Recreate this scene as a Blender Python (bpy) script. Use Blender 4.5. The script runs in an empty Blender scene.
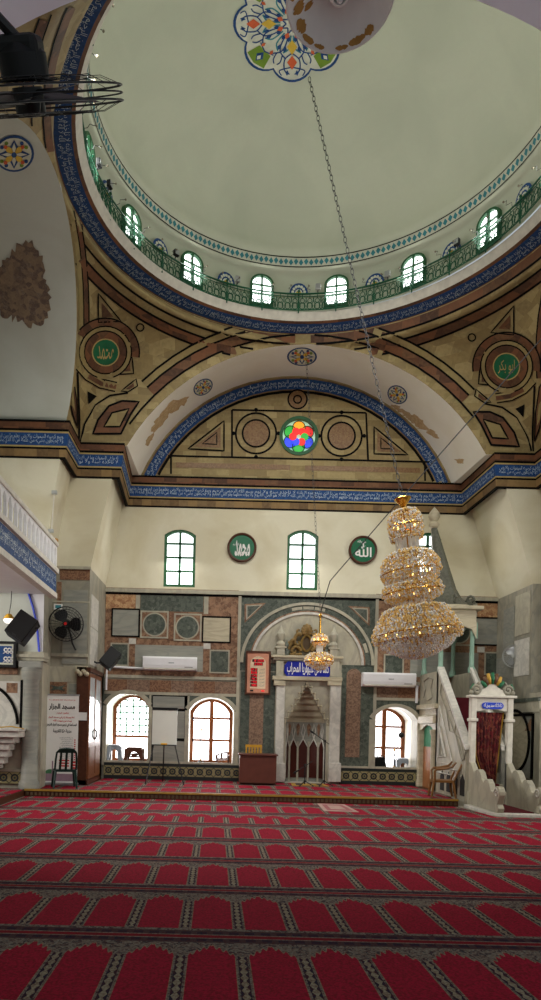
import bpy, bmesh, math, random, unicodedata
from mathutils import Vector, Matrix
from mathutils.bvhtree import BVHTree
from mathutils.geometry import tessellate_polygon
random.seed(7)
PI = math.pi
scene = bpy.context.scene
COL = scene.collection
# ---------------------------------------------------------------- survey
# The place is surveyed from the tripod: eye at (0,0,EYE), looking along +Y.
F, VX, VY, EYE = 671.0, 215.0, 725.0, 1.465
ROLL = math.radians(1.4)
CR, SR = math.cos(ROLL), math.sin(ROLL)
YW, YP, YI, YN = 16.0, 14.2, 13.2, 6.0      # qibla wall, pier fronts, side hall end walls, near arch
PZ = 0.135                                   # platform height

def P(px, py, Y):
    dx, dy = px - VX, py - VY
    x, y = dx*CR + dy*SR, -dx*SR + dy*CR
    return Vector((x*Y/F, Y, EYE - y*Y/F))

def proj(v):
    x, y = v[0]*F/v[1], (EYE - v[2])*F/v[1]
    return (VX + x*CR - y*SR, VY + x*SR + y*CR)

def zrow(py, Y, px=300):
    return P(px, py, Y).z

def wrect(x0, y0, x1, y1, Y):
    c = P((x0+x1)/2, (y0+y1)/2, Y)
    w, h = (x1-x0)*Y/F/2, (y1-y0)*Y/F/2
    return c.x-w, c.x+w, c.z-h, c.z+h

# ---------------------------------------------------------------- node helpers
class N:
    """a float socket with operators"""
    nt = None
    def __init__(s, v): s.v = v
    @staticmethod
    def op(o, *a):
        n = N.nt.nodes.new('ShaderNodeMath'); n.operation = o
        for i, x in enumerate(a):
            x = x.v if isinstance(x, N) else x
            if isinstance(x, (int, float)): n.inputs[i].default_value = x
            else: N.nt.links.new(x, n.inputs[i])
        return N(n.outputs[0])
    def __add__(s, o): return N.op('ADD', s, o)
    def __radd__(s, o): return N.op('ADD', s, o)
    def __sub__(s, o): return N.op('SUBTRACT', s, o)
    def __rsub__(s, o): return N.op('SUBTRACT', o, s)
    def __mul__(s, o): return N.op('MULTIPLY', s, o)
    def __rmul__(s, o): return N.op('MULTIPLY', s, o)
    def __truediv__(s, o): return N.op('DIVIDE', s, o)
    def lt(s, o): return N.op('LESS_THAN', s, o)
    def gt(s, o): return N.op('GREATER_THAN', s, o)
    def fr(s): return N.op('FRACT', s)
    def fl(s): return N.op('FLOOR', s)
    def ab(s): return N.op('ABSOLUTE', s)
    def sin(s): return N.op('SINE', s)
    def mx(s, o): return N.op('MAXIMUM', s, o)
    def mn(s, o): return N.op('MINIMUM', s, o)

def srgb(r, g, b):
    f = lambda c: (c/255/12.92) if c/255 <= .04045 else ((c/255+.055)/1.055)**2.4
    return (f(r), f(g), f(b), 1)

MATS = {}
def new_mat(name):
    m = bpy.data.materials.new(name); m.use_nodes = True
    nt = m.node_tree; b = nt.nodes['Principled BSDF']
    MATS[name] = m
    return m, nt, b

def mix(nt, fac, a, b):
    n = nt.nodes.new('ShaderNodeMix'); n.data_type = 'RGBA'
    for s, v in ((n.inputs[0], fac), (n.inputs[6], a), (n.inputs[7], b)):
        v = v.v if isinstance(v, N) else v
        if isinstance(v, (int, float)): s.default_value = v
        elif isinstance(v, tuple): s.default_value = v
        else: nt.links.new(v, s)
    return n.outputs[2]

def coords(nt, scale=(1, 1, 1)):
    tc = nt.nodes.new('ShaderNodeTexCoord')
    mp = nt.nodes.new('ShaderNodeMapping'); mp.inputs['Scale'].default_value = scale
    nt.links.new(tc.outputs['Object'], mp.inputs[0])
    return mp.outputs[0]

def ramp(nt, fac, stops):
    r = nt.nodes.new('ShaderNodeValToRGB')
    e = r.color_ramp.elements
    while len(e) < len(stops): e.new(.5)
    for i, (p, c) in enumerate(stops): e[i].position = p; e[i].color = c
    nt.links.new(fac, r.inputs[0])
    return r.outputs[0]

def noise(nt, vec, scale, detail=4, dist=0):
    n = nt.nodes.new('ShaderNodeTexNoise')
    n.inputs['Scale'].default_value = scale; n.inputs['Detail'].default_value = detail
    n.inputs['Distortion'].default_value = dist
    nt.links.new(vec, n.inputs['Vector'])
    return n.outputs['Fac']

def plain(name, rgb, rough=.6, metal=0, var=.12, scale=6, spec=.3):
    """one colour with a little unevenness of its own"""
    m, nt, b = new_mat(name)
    c = srgb(*rgb)
    v = noise(nt, coords(nt), scale, 3)
    d = tuple(x*(1-var) for x in c[:3])+(1,); l = tuple(min(1, x*(1+var)) for x in c[:3])+(1,)
    nt.links.new(ramp(nt, v, [(.3, d), (.7, l)]), b.inputs['Base Color'])
    b.inputs['Roughness'].default_value = rough; b.inputs['Metallic'].default_value = metal
    b.inputs['Specular IOR Level'].default_value = spec
    return m

def marble(name, base, vein, scale=1.2, stretch=(1, 1, 1), rough=.35, width=.09):
    m, nt, b = new_mat(name)
    co = coords(nt, stretch)
    n1 = noise(nt, co, scale*2.2, 6, 1.6)
    n2 = noise(nt, co, scale*9, 5, .4)
    base_c = mix(nt, N(n2), tuple(x*.78 for x in srgb(*base)[:3])+(1,), tuple(min(1, x*1.15) for x in srgb(*base)[:3])+(1,))
    N.nt = nt
    v = (N(n1)-.5).ab().lt(width*.25)
    v2 = N.op('SUBTRACT', 1, N.op('MULTIPLY', (N(n1)-.5).ab(), 1/width)).mx(0.)
    nt.links.new(mix(nt, v2*.38, base_c, srgb(*vein)), b.inputs['Base Color'])
    b.inputs['Roughness'].default_value = rough+.15
    b.inputs['Specular IOR Level'].default_value = .25
    return m

def breccia(name, cols, scale=9, rough=.4, stretch=(1, 1, 1), blocks=0):
    """cellular stone: patches of several colours"""
    m, nt, b = new_mat(name)
    co = coords(nt, stretch)
    v = nt.nodes.new('ShaderNodeTexVoronoi'); v.inputs['Scale'].default_value = scale
    nt.links.new(co, v.inputs['Vector'])
    sp = nt.nodes.new('ShaderNodeSeparateColor'); nt.links.new(v.outputs['Color'], sp.inputs[0])
    N.nt = nt
    f = N(sp.outputs[0])*.65 + N(noise(nt, co, scale*2.5, 5))*.5 - .08
    k = len(cols)
    nt.links.new(ramp(nt, f.v, [(i/(k-1) if k > 1 else 0, srgb(*c)) for i, c in enumerate(cols)]), b.inputs['Base Color'])
    b.inputs['Roughness'].default_value = rough
    b.inputs['Specular IOR Level'].default_value = .3
    return m

def blocks(name, cols, size=(.35, .35, .16), rough=.6):
    """squared stones laid in courses, each of its own tint"""
    m, nt, b = new_mat(name)
    tc = nt.nodes.new('ShaderNodeTexCoord')
    sp = nt.nodes.new('ShaderNodeSeparateXYZ'); nt.links.new(tc.outputs['Object'], sp.inputs[0])
    N.nt = nt
    z = (N(sp.outputs[2])/size[2]).fl()
    x = ((N(sp.outputs[0]) + z*.37)/size[0]).fl()
    y = ((N(sp.outputs[1]) + z*.21)/size[1]).fl()
    cb = nt.nodes.new('ShaderNodeCombineXYZ')
    for i, s in enumerate((x, y, z)): nt.links.new(s.v, cb.inputs[i])
    w = nt.nodes.new('ShaderNodeTexWhiteNoise'); w.noise_dimensions = '3D'; nt.links.new(cb.outputs[0], w.inputs['Vector'])
    f = N(w.outputs['Value'])*.75 + N(noise(nt, tc.outputs['Object'], 14, 4))*.3 - .03
    k = len(cols)
    nt.links.new(ramp(nt, f.v, [(i/(k-1), srgb(*c)) for i, c in enumerate(cols)]), b.inputs['Base Color'])
    b.inputs['Roughness'].default_value = rough
    b.inputs['Specular IOR Level'].default_value = .25
    return m

def glow(name, rgb, strength):
    m, nt, b = new_mat(name)
    b.inputs['Base Color'].default_value = srgb(*rgb)
    b.inputs['Emission Color'].default_value = srgb(*rgb)
    b.inputs['Emission Strength'].default_value = strength
    b.inputs['Roughness'].default_value = .4
    return m

def plaster(name, rgb, stain=None, amount=.5):
    m, nt, b = new_mat(name)
    co = coords(nt)
    n1 = noise(nt, co, .9, 6, .5); n2 = noise(nt, co, 14, 4)
    c = srgb(*rgb)
    base = mix(nt, N(n2), tuple(x*.95 for x in c[:3])+(1,), c)
    col = mix(nt, N(ramp(nt, n1, [(.42, (1, 1, 1, 1)), (.7, (0, 0, 0, 1))])), srgb(*(stain or rgb)), base)
    nt.links.new(col, b.inputs['Base Color'])
    b.inputs['Roughness'].default_value = .85
    b.inputs['Specular IOR Level'].default_value = .15
    bp = nt.nodes.new('ShaderNodeBump'); bp.inputs['Strength'].default_value = .08; bp.inputs['Distance'].default_value = .02
    nt.links.new(n2, bp.inputs['Height']); nt.links.new(bp.outputs[0], b.inputs['Normal'])
    return m

# ---------------------------------------------------------------- mesh builder
class MB:
    def __init__(s): s.v, s.f, s.m = [], [], []
    def add(s, vs, fs, mi=0):
        o = len(s.v); s.v += [Vector(p) for p in vs]
        s.f += [tuple(i+o for i in f) for f in fs]; s.m += [mi]*len(fs)
        return s
    def box(s, x0, x1, y0, y1, z0, z1, mi=0, M=None):
        vs = [Vector((x, y, z)) for z in (z0, z1) for y in (y0, y1) for x in (x0, x1)]
        if M is not None: vs = [M @ v for v in vs]
        return s.add(vs, [(0, 2, 3, 1), (4, 5, 7, 6), (0, 1, 5, 4), (2, 6, 7, 3), (0, 4, 6, 2), (1, 3, 7, 5)], mi)
    def tube(s, pts, r, seg=6, mi=0, closed=False, caps=True):
        pts = [Vector(p) for p in pts]; n = len(pts)
        rr = r if isinstance(r, (list, tuple)) else [r]*n
        vs, prev = [], None
        for i, p in enumerate(pts):
            a = pts[(i-1) % n] if (closed or i > 0) else p
            b = pts[(i+1) % n] if (closed or i < n-1) else p
            t = (b-a)
            t = t.normalized() if t.length > 1e-9 else Vector((0, 0, 1))
            if prev is None:
                u = t.cross(Vector((0, 0, 1)))
                if u.length < .1: u = t.cross(Vector((0, 1, 0)))
            else: u = prev - t*prev.dot(t)
            if u.length < 1e-6: u = t.orthogonal()
            u.normalize(); prev = u; w = t.cross(u)
            vs += [p + (u*math.cos(2*PI*k/seg) + w*math.sin(2*PI*k/seg))*rr[i] for k in range(seg)]
        fs = []
        for i in range(n if closed else n-1):
            j = (i+1) % n
            for k in range(seg):
                k2 = (k+1) % seg
                fs.append((i*seg+k, i*seg+k2, j*seg+k2, j*seg+k))
        if caps and not closed:
            fs += [tuple(range(seg-1, -1, -1)), tuple((n-1)*seg+k for k in range(seg))]
        return s.add(vs, fs, mi)
    def lathe(s, prof, c=(0, 0, 0), seg=24, a0=0, a1=2*PI, mi=0, M=None, smooth=True):
        """prof: (radius, z) pairs"""
        full = abs(a1-a0-2*PI) < 1e-6
        na = seg if full else seg+1
        vs = []
        for r, z in prof:
            for k in range(na):
                a = a0+(a1-a0)*k/seg
                p = Vector((r*math.cos(a), r*math.sin(a), z))
                vs.append((M @ p if M is not None else p) + Vector(c))
        fs = []
        for i in range(len(prof)-1):
            for k in range(seg):
                k2 = (k+1) % na
                fs.append((i*na+k, i*na+k2, (i+1)*na+k2, (i+1)*na+k))
        return s.add(vs, fs, mi)
    def ball(s, c, r, seg=10, mi=0, sq=(1, 1, 1)):
        prof = [(r*math.sin(PI*i/6), -r*math.cos(PI*i/6)) for i in range(7)]
        prof[0] = (r*.02, -r); prof[-1] = (r*.02, r)
        return s.lathe(prof, c, seg, mi=mi, M=Matrix.Diagonal(sq))
    def octa(s, c, r, mi=0, st=1):
        x, y, z = c
        return s.add([(x+r, y, z), (x-r, y, z), (x, y+r, z), (x, y-r, z), (x, y, z+r*st), (x, y, z-r*st)],
                     [(0, 2, 4), (2, 1, 4), (1, 3, 4), (3, 0, 4), (2, 0, 5), (1, 2, 5), (3, 1, 5), (0, 3, 5)], mi)
    def grid(s, rows, mi=0, closed=False):
        n = len(rows[0]); vs = [p for r in rows for p in r]; fs = []
        for i in range(len(rows)-1):
            for k in range(n-(0 if closed else 1)):
                k2 = (k+1) % n
                fs.append((i*n+k, i*n+k2, (i+1)*n+k2, (i+1)*n+k))
        return s.add(vs, fs, mi)
    def prism(s, poly, lo, hi, fn, mi=0, holes=()):
        """a flat outline (with holes) given thickness; fn(u, v, t) places it"""
        loops = [poly]+list(holes)
        flat = [p for l in loops for p in l]; n = len(flat)
        tris = tessellate_polygon([[Vector((p[0], p[1], 0)) for p in l] for l in loops])
        vs = [fn(p[0], p[1], lo) for p in flat]+[fn(p[0], p[1], hi) for p in flat]
        fs = [tuple(t) for t in tris]+[tuple(i+n for i in reversed(t)) for t in tris]
        o = 0
        for l in loops:
            k = len(l)
            for i in range(k):
                j = (i+1) % k
                fs.append((o+i, o+j, o+j+n, o+i+n))
            o += k
        return s.add(vs, fs, mi)
    def build(s, name, mats, parent=None, smooth=False, local=False, bevel=0, recalc=True):
        if not isinstance(mats, (list, tuple)): mats = [mats]
        off = Vector((0, 0, 0))
        if parent is not None and not local: off = wloc(parent)
        me = bpy.data.meshes.new(name)
        me.from_pydata([tuple(v-off) for v in s.v], [], s.f)
        for m in mats: me.materials.append(MATS[m] if isinstance(m, str) else m)
        me.polygons.foreach_set('material_index', s.m)
        if recalc:
            bm = bmesh.new(); bm.from_mesh(me)
            bmesh.ops.recalc_face_normals(bm, faces=bm.faces)
            bm.to_mesh(me); bm.free()
        if smooth:
            me.polygons.foreach_set('use_smooth', [True]*len(me.polygons))
        me.update()
        o = bpy.data.objects.new(name, me); COL.objects.link(o)
        if smooth == 'auto':
            md = o.modifiers.new('ws', 'EDGE_SPLIT'); md.split_angle = math.radians(35)
        if bevel:
            md = o.modifiers.new('b', 'BEVEL'); md.width = bevel; md.segments = 2; md.limit_method = 'ANGLE'
        if parent is not None: o.parent = parent
        return o

def wloc(o):
    v = Vector((0, 0, 0))
    while o is not None: v += o.location; o = o.parent
    return v

def tag(o, label=None, cat=None, group=None, kind=None):
    for k, v in (('label', label), ('category', cat), ('group', group), ('kind', kind)):
        if v: o[k] = v
    return o

def thing(name, label, cat, loc=(0, 0, 0), rz=0, group=None):
    o = bpy.data.objects.new(name, None); COL.objects.link(o)
    o.location = loc; o.rotation_euler = (0, 0, rz); o.empty_display_size = .1
    return tag(o, label, cat, group)

def struct(o): return tag(o, kind='structure')

def copy_tree(o, parent=None):
    c = o.copy(); COL.objects.link(c)
    if parent is not None: c.parent = parent
    for ch in list(o.children): copy_tree(ch, c)
    return c

def spline(pts, n=8, closed=False):
    """Catmull-Rom through the points"""
    pts = [Vector(p) for p in pts]; k = len(pts); out = []
    for i in range(k if closed else k-1):
        g = lambda j: pts[j % k] if closed else pts[max(0, min(k-1, j))]
        a, b, c, d = g(i-1), g(i), g(i+1), g(i+2)
        for t in range(n):
            t /= n
            out.append(.5*((2*b)+(c-a)*t+(2*a-5*b+4*c-d)*t*t+(3*b-a-3*c+d)*t**3))
    if not closed: out.append(pts[-1])
    return out

def XZ(Y0):                       # an outline in (x, z) drawn on a wall that faces the hall
    return lambda u, v, t: (u, Y0+t, v)

def circ(cx, cz, r, n=32, ry=None):
    return [(cx+r*math.cos(2*PI*i/n), cz+(ry or r)*math.sin(2*PI*i/n)) for i in range(n)]

# ---------------------------------------------------------------- Arabic lettering
FORMS = {}
for cp in range(0xFE70, 0xFEFD):
    d = unicodedata.decomposition(chr(cp)).split()
    if len(d) == 2 and d[0] in ('<isolated>', '<final>', '<initial>', '<medial>'):
        FORMS.setdefault(chr(int(d[1], 16)), {})[d[0][1:4]] = chr(cp)
def shape(txt):
    """joined letter forms in left-to-right order"""
    txt = txt.replace('\u0644\u0627', '\uE000')
    FORMS['\uE000'] = {'iso': '\uFEFB', 'fin': '\uFEFC'}
    out = []
    for i, ch in enumerate(txt):
        f = FORMS.get(ch)
        if not f: out.append(ch); continue
        pv = FORMS.get(txt[i-1], {}) if i else {}
        nx = FORMS.get(txt[i+1], {}) if i+1 < len(txt) else {}
        jl = 'ini' in pv; jr = 'ini' in f and 'fin' in nx
        key = 'med' if jl and jr and 'med' in f else 'fin' if jl and 'fin' in f else 'ini' if jr else 'iso'
        out.append(f.get(key, f.get('iso', ch)))
    return ''.join(reversed(out))
_txt = {}
def text2d(s, shaped=True, res=2, bold=0.0):
    """(points, faces, width, y0, y1) of a line of writing"""
    key = (s, shaped, res, bold)
    if key not in _txt:
        c = bpy.data.curves.new('line', 'FONT'); c.body = shape(s) if shaped else s
        c.resolution_u = res; c.offset = bold
        o = bpy.data.objects.new('line', c); COL.objects.link(o)
        bpy.context.view_layer.update()
        dg = bpy.context.evaluated_depsgraph_get()
        me = bpy.data.meshes.new_from_object(o.evaluated_get(dg), depsgraph=dg)
        vs = [(v.co.x, v.co.y) for v in me.vertices]; fs = [tuple(p.vertices) for p in me.polygons]
        bpy.data.objects.remove(o); bpy.data.curves.remove(c); bpy.data.meshes.remove(me)
        xs = [v[0] for v in vs]; ys = [v[1] for v in vs]
        _txt[key] = ([(x-min(xs), y) for x, y in vs], fs, max(xs)-min(xs), min(ys), max(ys))
    return _txt[key]
def write(mb, s, x0, x1, z0, z1, fn, mi=0, shaped=True, bold=0.0):
    vs, fs, w, a, b = text2d(s, shaped, bold=bold)
    mb.add([fn(x0+(x1-x0)*x/w, z0+(z1-z0)*(y-a)/(b-a), 0) for x, y in vs], fs, mi)

# ---------------------------------------------------------------- inlay on curved surfaces
def ray_dir(px, py):
    return (P(px, py, 1.0)-Vector((0, 0, EYE)))
class Surf:
    def __init__(s, mb, lift=.004):
        s.b = BVHTree.FromPolygons([tuple(v) for v in mb.v], mb.f); s.l = lift
    def at(s, px, py, k=1):
        d = ray_dir(px, py).normalized()
        h, n, i, t = s.b.ray_cast(Vector((0, 0, EYE)), d)
        if h is None: return None
        if n.dot(d) > 0: n = -n
        return h + n*s.l*k
def inlay(mb, surf, pts, w, mi=0, k=1, side=0, n=6, closed=False, step=4.0):
    """a band of stone w wide following a line over a surface; side -1/+1 puts it to one side of the line"""
    ps = [Vector((p[0], p[1])) for p in pts]
    if closed: ps.append(ps[0])
    dense = []
    for a, b in zip(ps, ps[1:]):
        m = max(1, int((b-a).length/step))
        dense += [a+(b-a)*i/m for i in range(m)]
    dense.append(ps[-1])
    rows = []
    for i, p in enumerate(dense):
        a, b = dense[max(0, i-1)], dense[min(len(dense)-1, i+1)]
        if closed and i in (0, len(dense)-1): a, b = dense[-2], dense[1]
        t = (b-a).normalized(); nn = Vector((-t.y, t.x))
        lo, hi = (-.5, .5) if side == 0 else (0, side)
        m = max(1, int(w/5))
        row = [surf.at(*(p+nn*w*(lo+(hi-lo)*j/m)), k) for j in range(m+1)]
        rows.append(row)
    for r0, r1 in zip(rows, rows[1:]):
        for j in range(len(r0)-1):
            q = [r0[j], r0[j+1], r1[j+1], r1[j]]
            if all(v is not None for v in q) and max((q[0]-q[2]).length, (q[1]-q[3]).length) < 1.2:
                mb.add(q, [(0, 1, 2, 3)], mi)
def inlay_disc(mb, surf, cx, cy, r0, r1, mi=0, k=1, ry=1.0, n=28, a0=0, a1=2*PI, rot=0):
    rows = []
    m = max(1, int((r1-r0)/5))
    for j in range(m+1):
        r = r0+(r1-r0)*j/m
        row = []
        for i in range(n+1):
            a = a0+(a1-a0)*i/n
            u, v = r*math.cos(a), r*math.sin(a)*ry
            row.append(surf.at(cx+u*math.cos(rot)-v*math.sin(rot), cy+u*math.sin(rot)+v*math.cos(rot), k))
        rows.append(row)
    for p, q in zip(rows, rows[1:]):
        for i in range(n):
            qd = [p[i], p[i+1], q[i+1], q[i]]
            if all(v is not None for v in qd) and (qd[0]-qd[2]).length < 1.2: mb.add(qd, [(0, 1, 2, 3)], mi)
def inlay_poly(mb, surf, pts, mi=0, k=1, sub=2):
    tris = tessellate_polygon([[Vector((p[0], p[1], 0)) for p in pts]])
    def rec(a, b, c, d):
        if d == 0:
            q = [surf.at(*a, k), surf.at(*b, k), surf.at(*c, k)]
            if all(v is not None for v in q): mb.add(q, [(0, 1, 2)], mi)
            return
        m = lambda u, v: ((u[0]+v[0])/2, (u[1]+v[1])/2)
        ab, bc, ca = m(a, b), m(b, c), m(c, a)
        for t in ((a, ab, ca), (ab, b, bc), (ca, bc, c), (ab, bc, ca)): rec(*t, d-1)
    for t in tris: rec(*[pts[i] for i in t], sub)
# ================================================================= materials
plaster('white_plaster', (216, 210, 186), (196, 186, 156))
plaster('cool_plaster', (198, 202, 192), (184, 186, 174))
plaster('vault_plaster', (240, 236, 224), (230, 224, 208))
plaster('dome_plaster', (198, 201, 180), (186, 190, 170))
plaster('lilac_plaster', (232, 230, 246))
plaster('reveal_white', (235, 232, 222))
plain('white_paint', (225, 224, 226), .5, var=.03)
plain('aged_white', (208, 203, 190), .55, var=.1, scale=9)
breccia('peeled', [(110, 92, 78), (140, 120, 98), (96, 80, 72), (150, 134, 116)], 14, .9)
breccia('peeled_pale', [(172, 140, 98), (190, 162, 120), (205, 180, 145)], 20, .9)
marble('grey_marble', (150, 145, 128), (96, 98, 96), .8, (1, 1, .6))
marble('pale_marble', (174, 168, 148), (128, 126, 120), .9, (1, 1, .5))
marble('cream_marble', (186, 176, 150), (128, 120, 104), .7, (.6, 1, 2.4))
marble('slab_marble', (148, 147, 136), (110, 114, 114), .7, (.5, 1, 2.4))
marble('white_marble', (202, 198, 188), (150, 148, 144), 1.1)
breccia('green_marble', [(44, 51, 46), (90, 96, 86), (60, 67, 60), (126, 130, 118)], 15)
breccia('red_breccia', [(116, 82, 60), (150, 116, 90), (100, 70, 52), (174, 144, 114)], 16)
breccia('cream_breccia', [(120, 78, 52), (196, 160, 118), (142, 96, 66), (210, 180, 140)], 13)
breccia('pink_granite', [(118, 92, 76), (144, 117, 97), (102, 80, 66), (134, 106, 88)], 34)
breccia('brown_granite', [(112, 78, 56), (142, 106, 80), (96, 66, 50), (128, 92, 70)], 40)
blocks('tan_blocks', [(118, 102, 64), (150, 131, 88), (132, 114, 77), (166, 148, 103), (106, 92, 62)], (.3, .3, .14))
blocks('rust_blocks', [(84, 54, 36), (118, 78, 52), (74, 50, 36), (132, 96, 66)], (.3, .3, .16))
blocks('gold_blocks', [(116, 90, 54), (140, 114, 74), (98, 76, 50), (152, 128, 90)], (.22, .22, .2))
breccia('brown_marble', [(96, 68, 40), (136, 104, 66), (112, 80, 50), (156, 126, 86)], 30)
plain('ink_line', (9, 8, 7), .7, spec=.1)
plain('blue_tile', (24, 66, 120), .65, var=.3, scale=30)
plain('tile_white', (188, 204, 212), .45)
plain('line_gold', (172, 150, 96), .5)
plain('teal', (56, 128, 138), .4); plain('leaf_green', (112, 142, 40), .5); plain('orange', (206, 92, 48), .5)
plain('yellow', (214, 176, 60), .5); plain('royal_blue', (22, 34, 140), .35); plain('pale_tile', (206, 206, 188), .45)
plain('disc_green', (14, 96, 62), .4); plain('window_green', (44, 92, 58), .5); plain('rail_green', (20, 84, 56), .45)
plain('black_metal', (18, 18, 19), .45, spec=.4); plain('black_plastic', (16, 17, 18), .5); plain('dark_grey', (52, 52, 54), .5)
plain('brown_wood', (112, 66, 36), .45, var=.2, scale=14); plain('dark_wood', (78, 44, 28), .45, var=.2, scale=14); plain('window_wood', (124, 70, 34), .5, var=.15)
plain('desk_wood', (88, 48, 38), .4, var=.12); plain('yellow_wood', (190, 140, 40), .5)
plain('gold', (212, 160, 70), .22, 1, .05); plain('old_gold', (116, 92, 50), .5, .2, .35, 24)
plain('bottle_green', (14, 40, 34), .4); plain('brown_plastic', (120, 82, 44), .35); plain('stool_brown', (92, 56, 42), .45); plain('stool_grey', (150, 158, 168), .45)
plain('red_dot', (190, 30, 30), .5); plain('grey_plastic', (170, 172, 168), .4); plain('paper', (226, 224, 220), .7, var=.02); plain('board_white', (214, 214, 204), .4, var=.02)
plain('red_print', (196, 40, 44), .6); plain('black_print', (24, 24, 26), .6); plain('grey_print', (130, 128, 128), .6); plain('edge_yellow', (146, 112, 42), .5); plain('riser_brown', (84, 66, 46), .7)
plain('silver', (168, 170, 174), .3, .7); plain('stand_grey', (104, 106, 114), .5); plain('amber', (222, 168, 46), .4); plain('print_purple', (150, 124, 138), .6); plain('print_green', (70, 120, 84), .6)
plain('rust_paint', (176, 132, 70), .7, var=.2); plain('enamel', (236, 234, 232), .35, var=.05)
plain('blue_line', (40, 62, 190), .5); plain('red_carpet', (92, 24, 34), .9)
glow('daylight', (250, 252, 255), 5.0)
glow('daylight_soft', (246, 250, 255), 2.6)
glow('dome_day', (244, 252, 250), 4.0)
glow('led_red', (235, 30, 44), .7)
glow('bulb_warm', (255, 206, 120), 5.0)
glow('glass_red', (225, 24, 20), .8); glow('glass_green', (30, 160, 50), .8); glow('glass_blue', (28, 60, 225), .85); glow('glass_orange', (245, 150, 16), .9); glow('glass_clear', (190, 232, 200), .55)
def crystal(name, rgb, rough, tr=.3):
    m, nt, b = new_mat(name)
    b.inputs['Base Color'].default_value = srgb(*rgb); b.inputs['Roughness'].default_value = rough
    b.inputs['Transmission Weight'].default_value = tr; b.inputs['IOR'].default_value = 1.5
    b.inputs['Specular IOR Level'].default_value = .9
crystal('crystal', (245, 243, 238), .08); crystal('crystal_amber', (250, 214, 140), .1)
def tile_base():
    m, nt, b = new_mat('tile_base')
    tc = nt.nodes.new('ShaderNodeTexCoord'); sp = nt.nodes.new('ShaderNodeSeparateXYZ')
    nt.links.new(tc.outputs['Object'], sp.inputs[0]); N.nt = nt
    u = ((N(sp.outputs[0])+N(sp.outputs[1])*.9)*4.6).fr()-.5; v = (N(sp.outputs[2])-.335)*4.6
    r = N.op('SQRT', u*u+v*v)
    c1 = mix(nt, r.lt(.36), srgb(142, 134, 96), srgb(28, 38, 46))
    c2 = mix(nt, r.lt(.2), c1, srgb(120, 110, 70)); c3 = mix(nt, r.lt(.1), c2, srgb(30, 60, 60))
    e = (u.ab()-v.ab()).ab().lt(.05)*r.gt(.36)
    c4 = mix(nt, e, c3, srgb(50, 58, 44))
    c5 = mix(nt, v.ab().gt(.52), c4, srgb(30, 40, 40))
    nt.links.new(c5, b.inputs['Base Color']); b.inputs['Roughness'].default_value = .3
tile_base()
def carpet(name, X0, Y0, W=.387, L=1.3):
    m, nt, b = new_mat(name)
    tc = nt.nodes.new('ShaderNodeTexCoord'); sp = nt.nodes.new('ShaderNodeSeparateXYZ')
    nt.links.new(tc.outputs['Object'], sp.inputs[0]); N.nt = nt
    X, Y = N(sp.outputs[0]), N(sp.outputs[1])
    u = ((X-X0)/W+.5).fr()-.5; au = u.ab()
    v = ((Y-Y0)/L+.1).fr()-.1
    arch = au-.1
    top = .685+.17*N.op('POWER', (arch*2.6).mx(0.).mn(1.), .6)+.022*(au*56).sin()
    niche = au.gt(.105)*v.gt(.135)*v.lt(top)
    grey, red, navy = srgb(130, 124, 114), srgb(162, 30, 56), srgb(32, 36, 54)
    fine = noise(nt, tc.outputs['Object'], 70, 6)
    fz = N(noise(nt, tc.outputs['Object'], 22, 5, 1.5))
    c = mix(nt, (fz.gt(.55)), grey, srgb(64, 66, 70))
    # column shaft with a chain of medallions
    chain = ((v*14).fr()-.5).ab()*.09+.018
    shaft = au.lt(.075)*v.gt(.15)*v.lt(.7)
    c = mix(nt, shaft, c, navy)
    c = mix(nt, shaft*au.lt(chain), c, srgb(150, 142, 122))
    c = mix(nt, niche, c, red)
    c = mix(nt, (niche*((v-top).ab().lt(.02)+((au-.11).ab().lt(.01)*v.lt(.68)))).mn(1.), c, srgb(146, 130, 110))
    # border between the rows
    av = v.ab()
    c = mix(nt, av.lt(.1), c, srgb(70, 58, 62))
    c = mix(nt, av.lt(.078)*av.gt(.03)*(((X*9).fr()-.5).ab().lt(.3)), c, navy)
    c = mix(nt, av.lt(.025), c, srgb(132, 26, 40))
    c = mix(nt, (av-.028).ab().lt(.006), c, grey)
    c = mix(nt, N(ramp(nt, fine, [(.38, (0, 0, 0, 1)), (.66, (1, 1, 1, 1))]))*.7, c, srgb(80, 30, 28))
    nt.links.new(c, b.inputs['Base Color']); b.inputs['Roughness'].default_value = .95
    b.inputs['Specular IOR Level'].default_value = .05
    bp = nt.nodes.new('ShaderNodeBump'); bp.inputs['Strength'].default_value = .25; bp.inputs['Distance'].default_value = .01
    nt.links.new(fine, bp.inputs['Height']); nt.links.new(bp.outputs[0], b.inputs['Normal'])
carpet('prayer_carpet', .207, 4.62); carpet('prayer_carpet_join', .40, 4.66); carpet('prayer_carpet_platform', .1, 13.1, .4, 1.05)

# ================================================================= the setting
AX = 1.5                                     # axis of the dome
XL1, XLa, XLb, XLc = -3.42, -3.51, -2.72, -2.68
XR, XRa = 6.66, 7.5
ZM = 4.62                                    # top of the marble facing
ZB0, ZB1 = 6.62, 7.33                        # the calligraphy cornice
BAND = [(-9, YI), (-3.09, YI), (-3.07, YP), (-2.16, YP), (-2.22, YW), (5.80, YW), (5.84, YP), (6.68, YP), (6.70, YI), (11, YI)]
FLAT = lambda u, v, t: (u, v, t)
def slab(name, poly, z0, z1, mat, parent=None):
    return MB().prism(poly, z0, z1, FLAT).build(name, mat, parent)
struct(MB().box(-9, 11, -2, 17.6, -.25, 0).build('floor', 'grey_marble'))
pl = struct(slab('floor_platform', [(-3.64, 12.93), (4.72, 12.93), (4.72, 13.7), (6.6, 13.7), (6.6, YW), (XLb, YW)] + [(-3.55, 14.3), (-3.66, 13.3)], 0, PZ-.012, 'dark_wood'))
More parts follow.
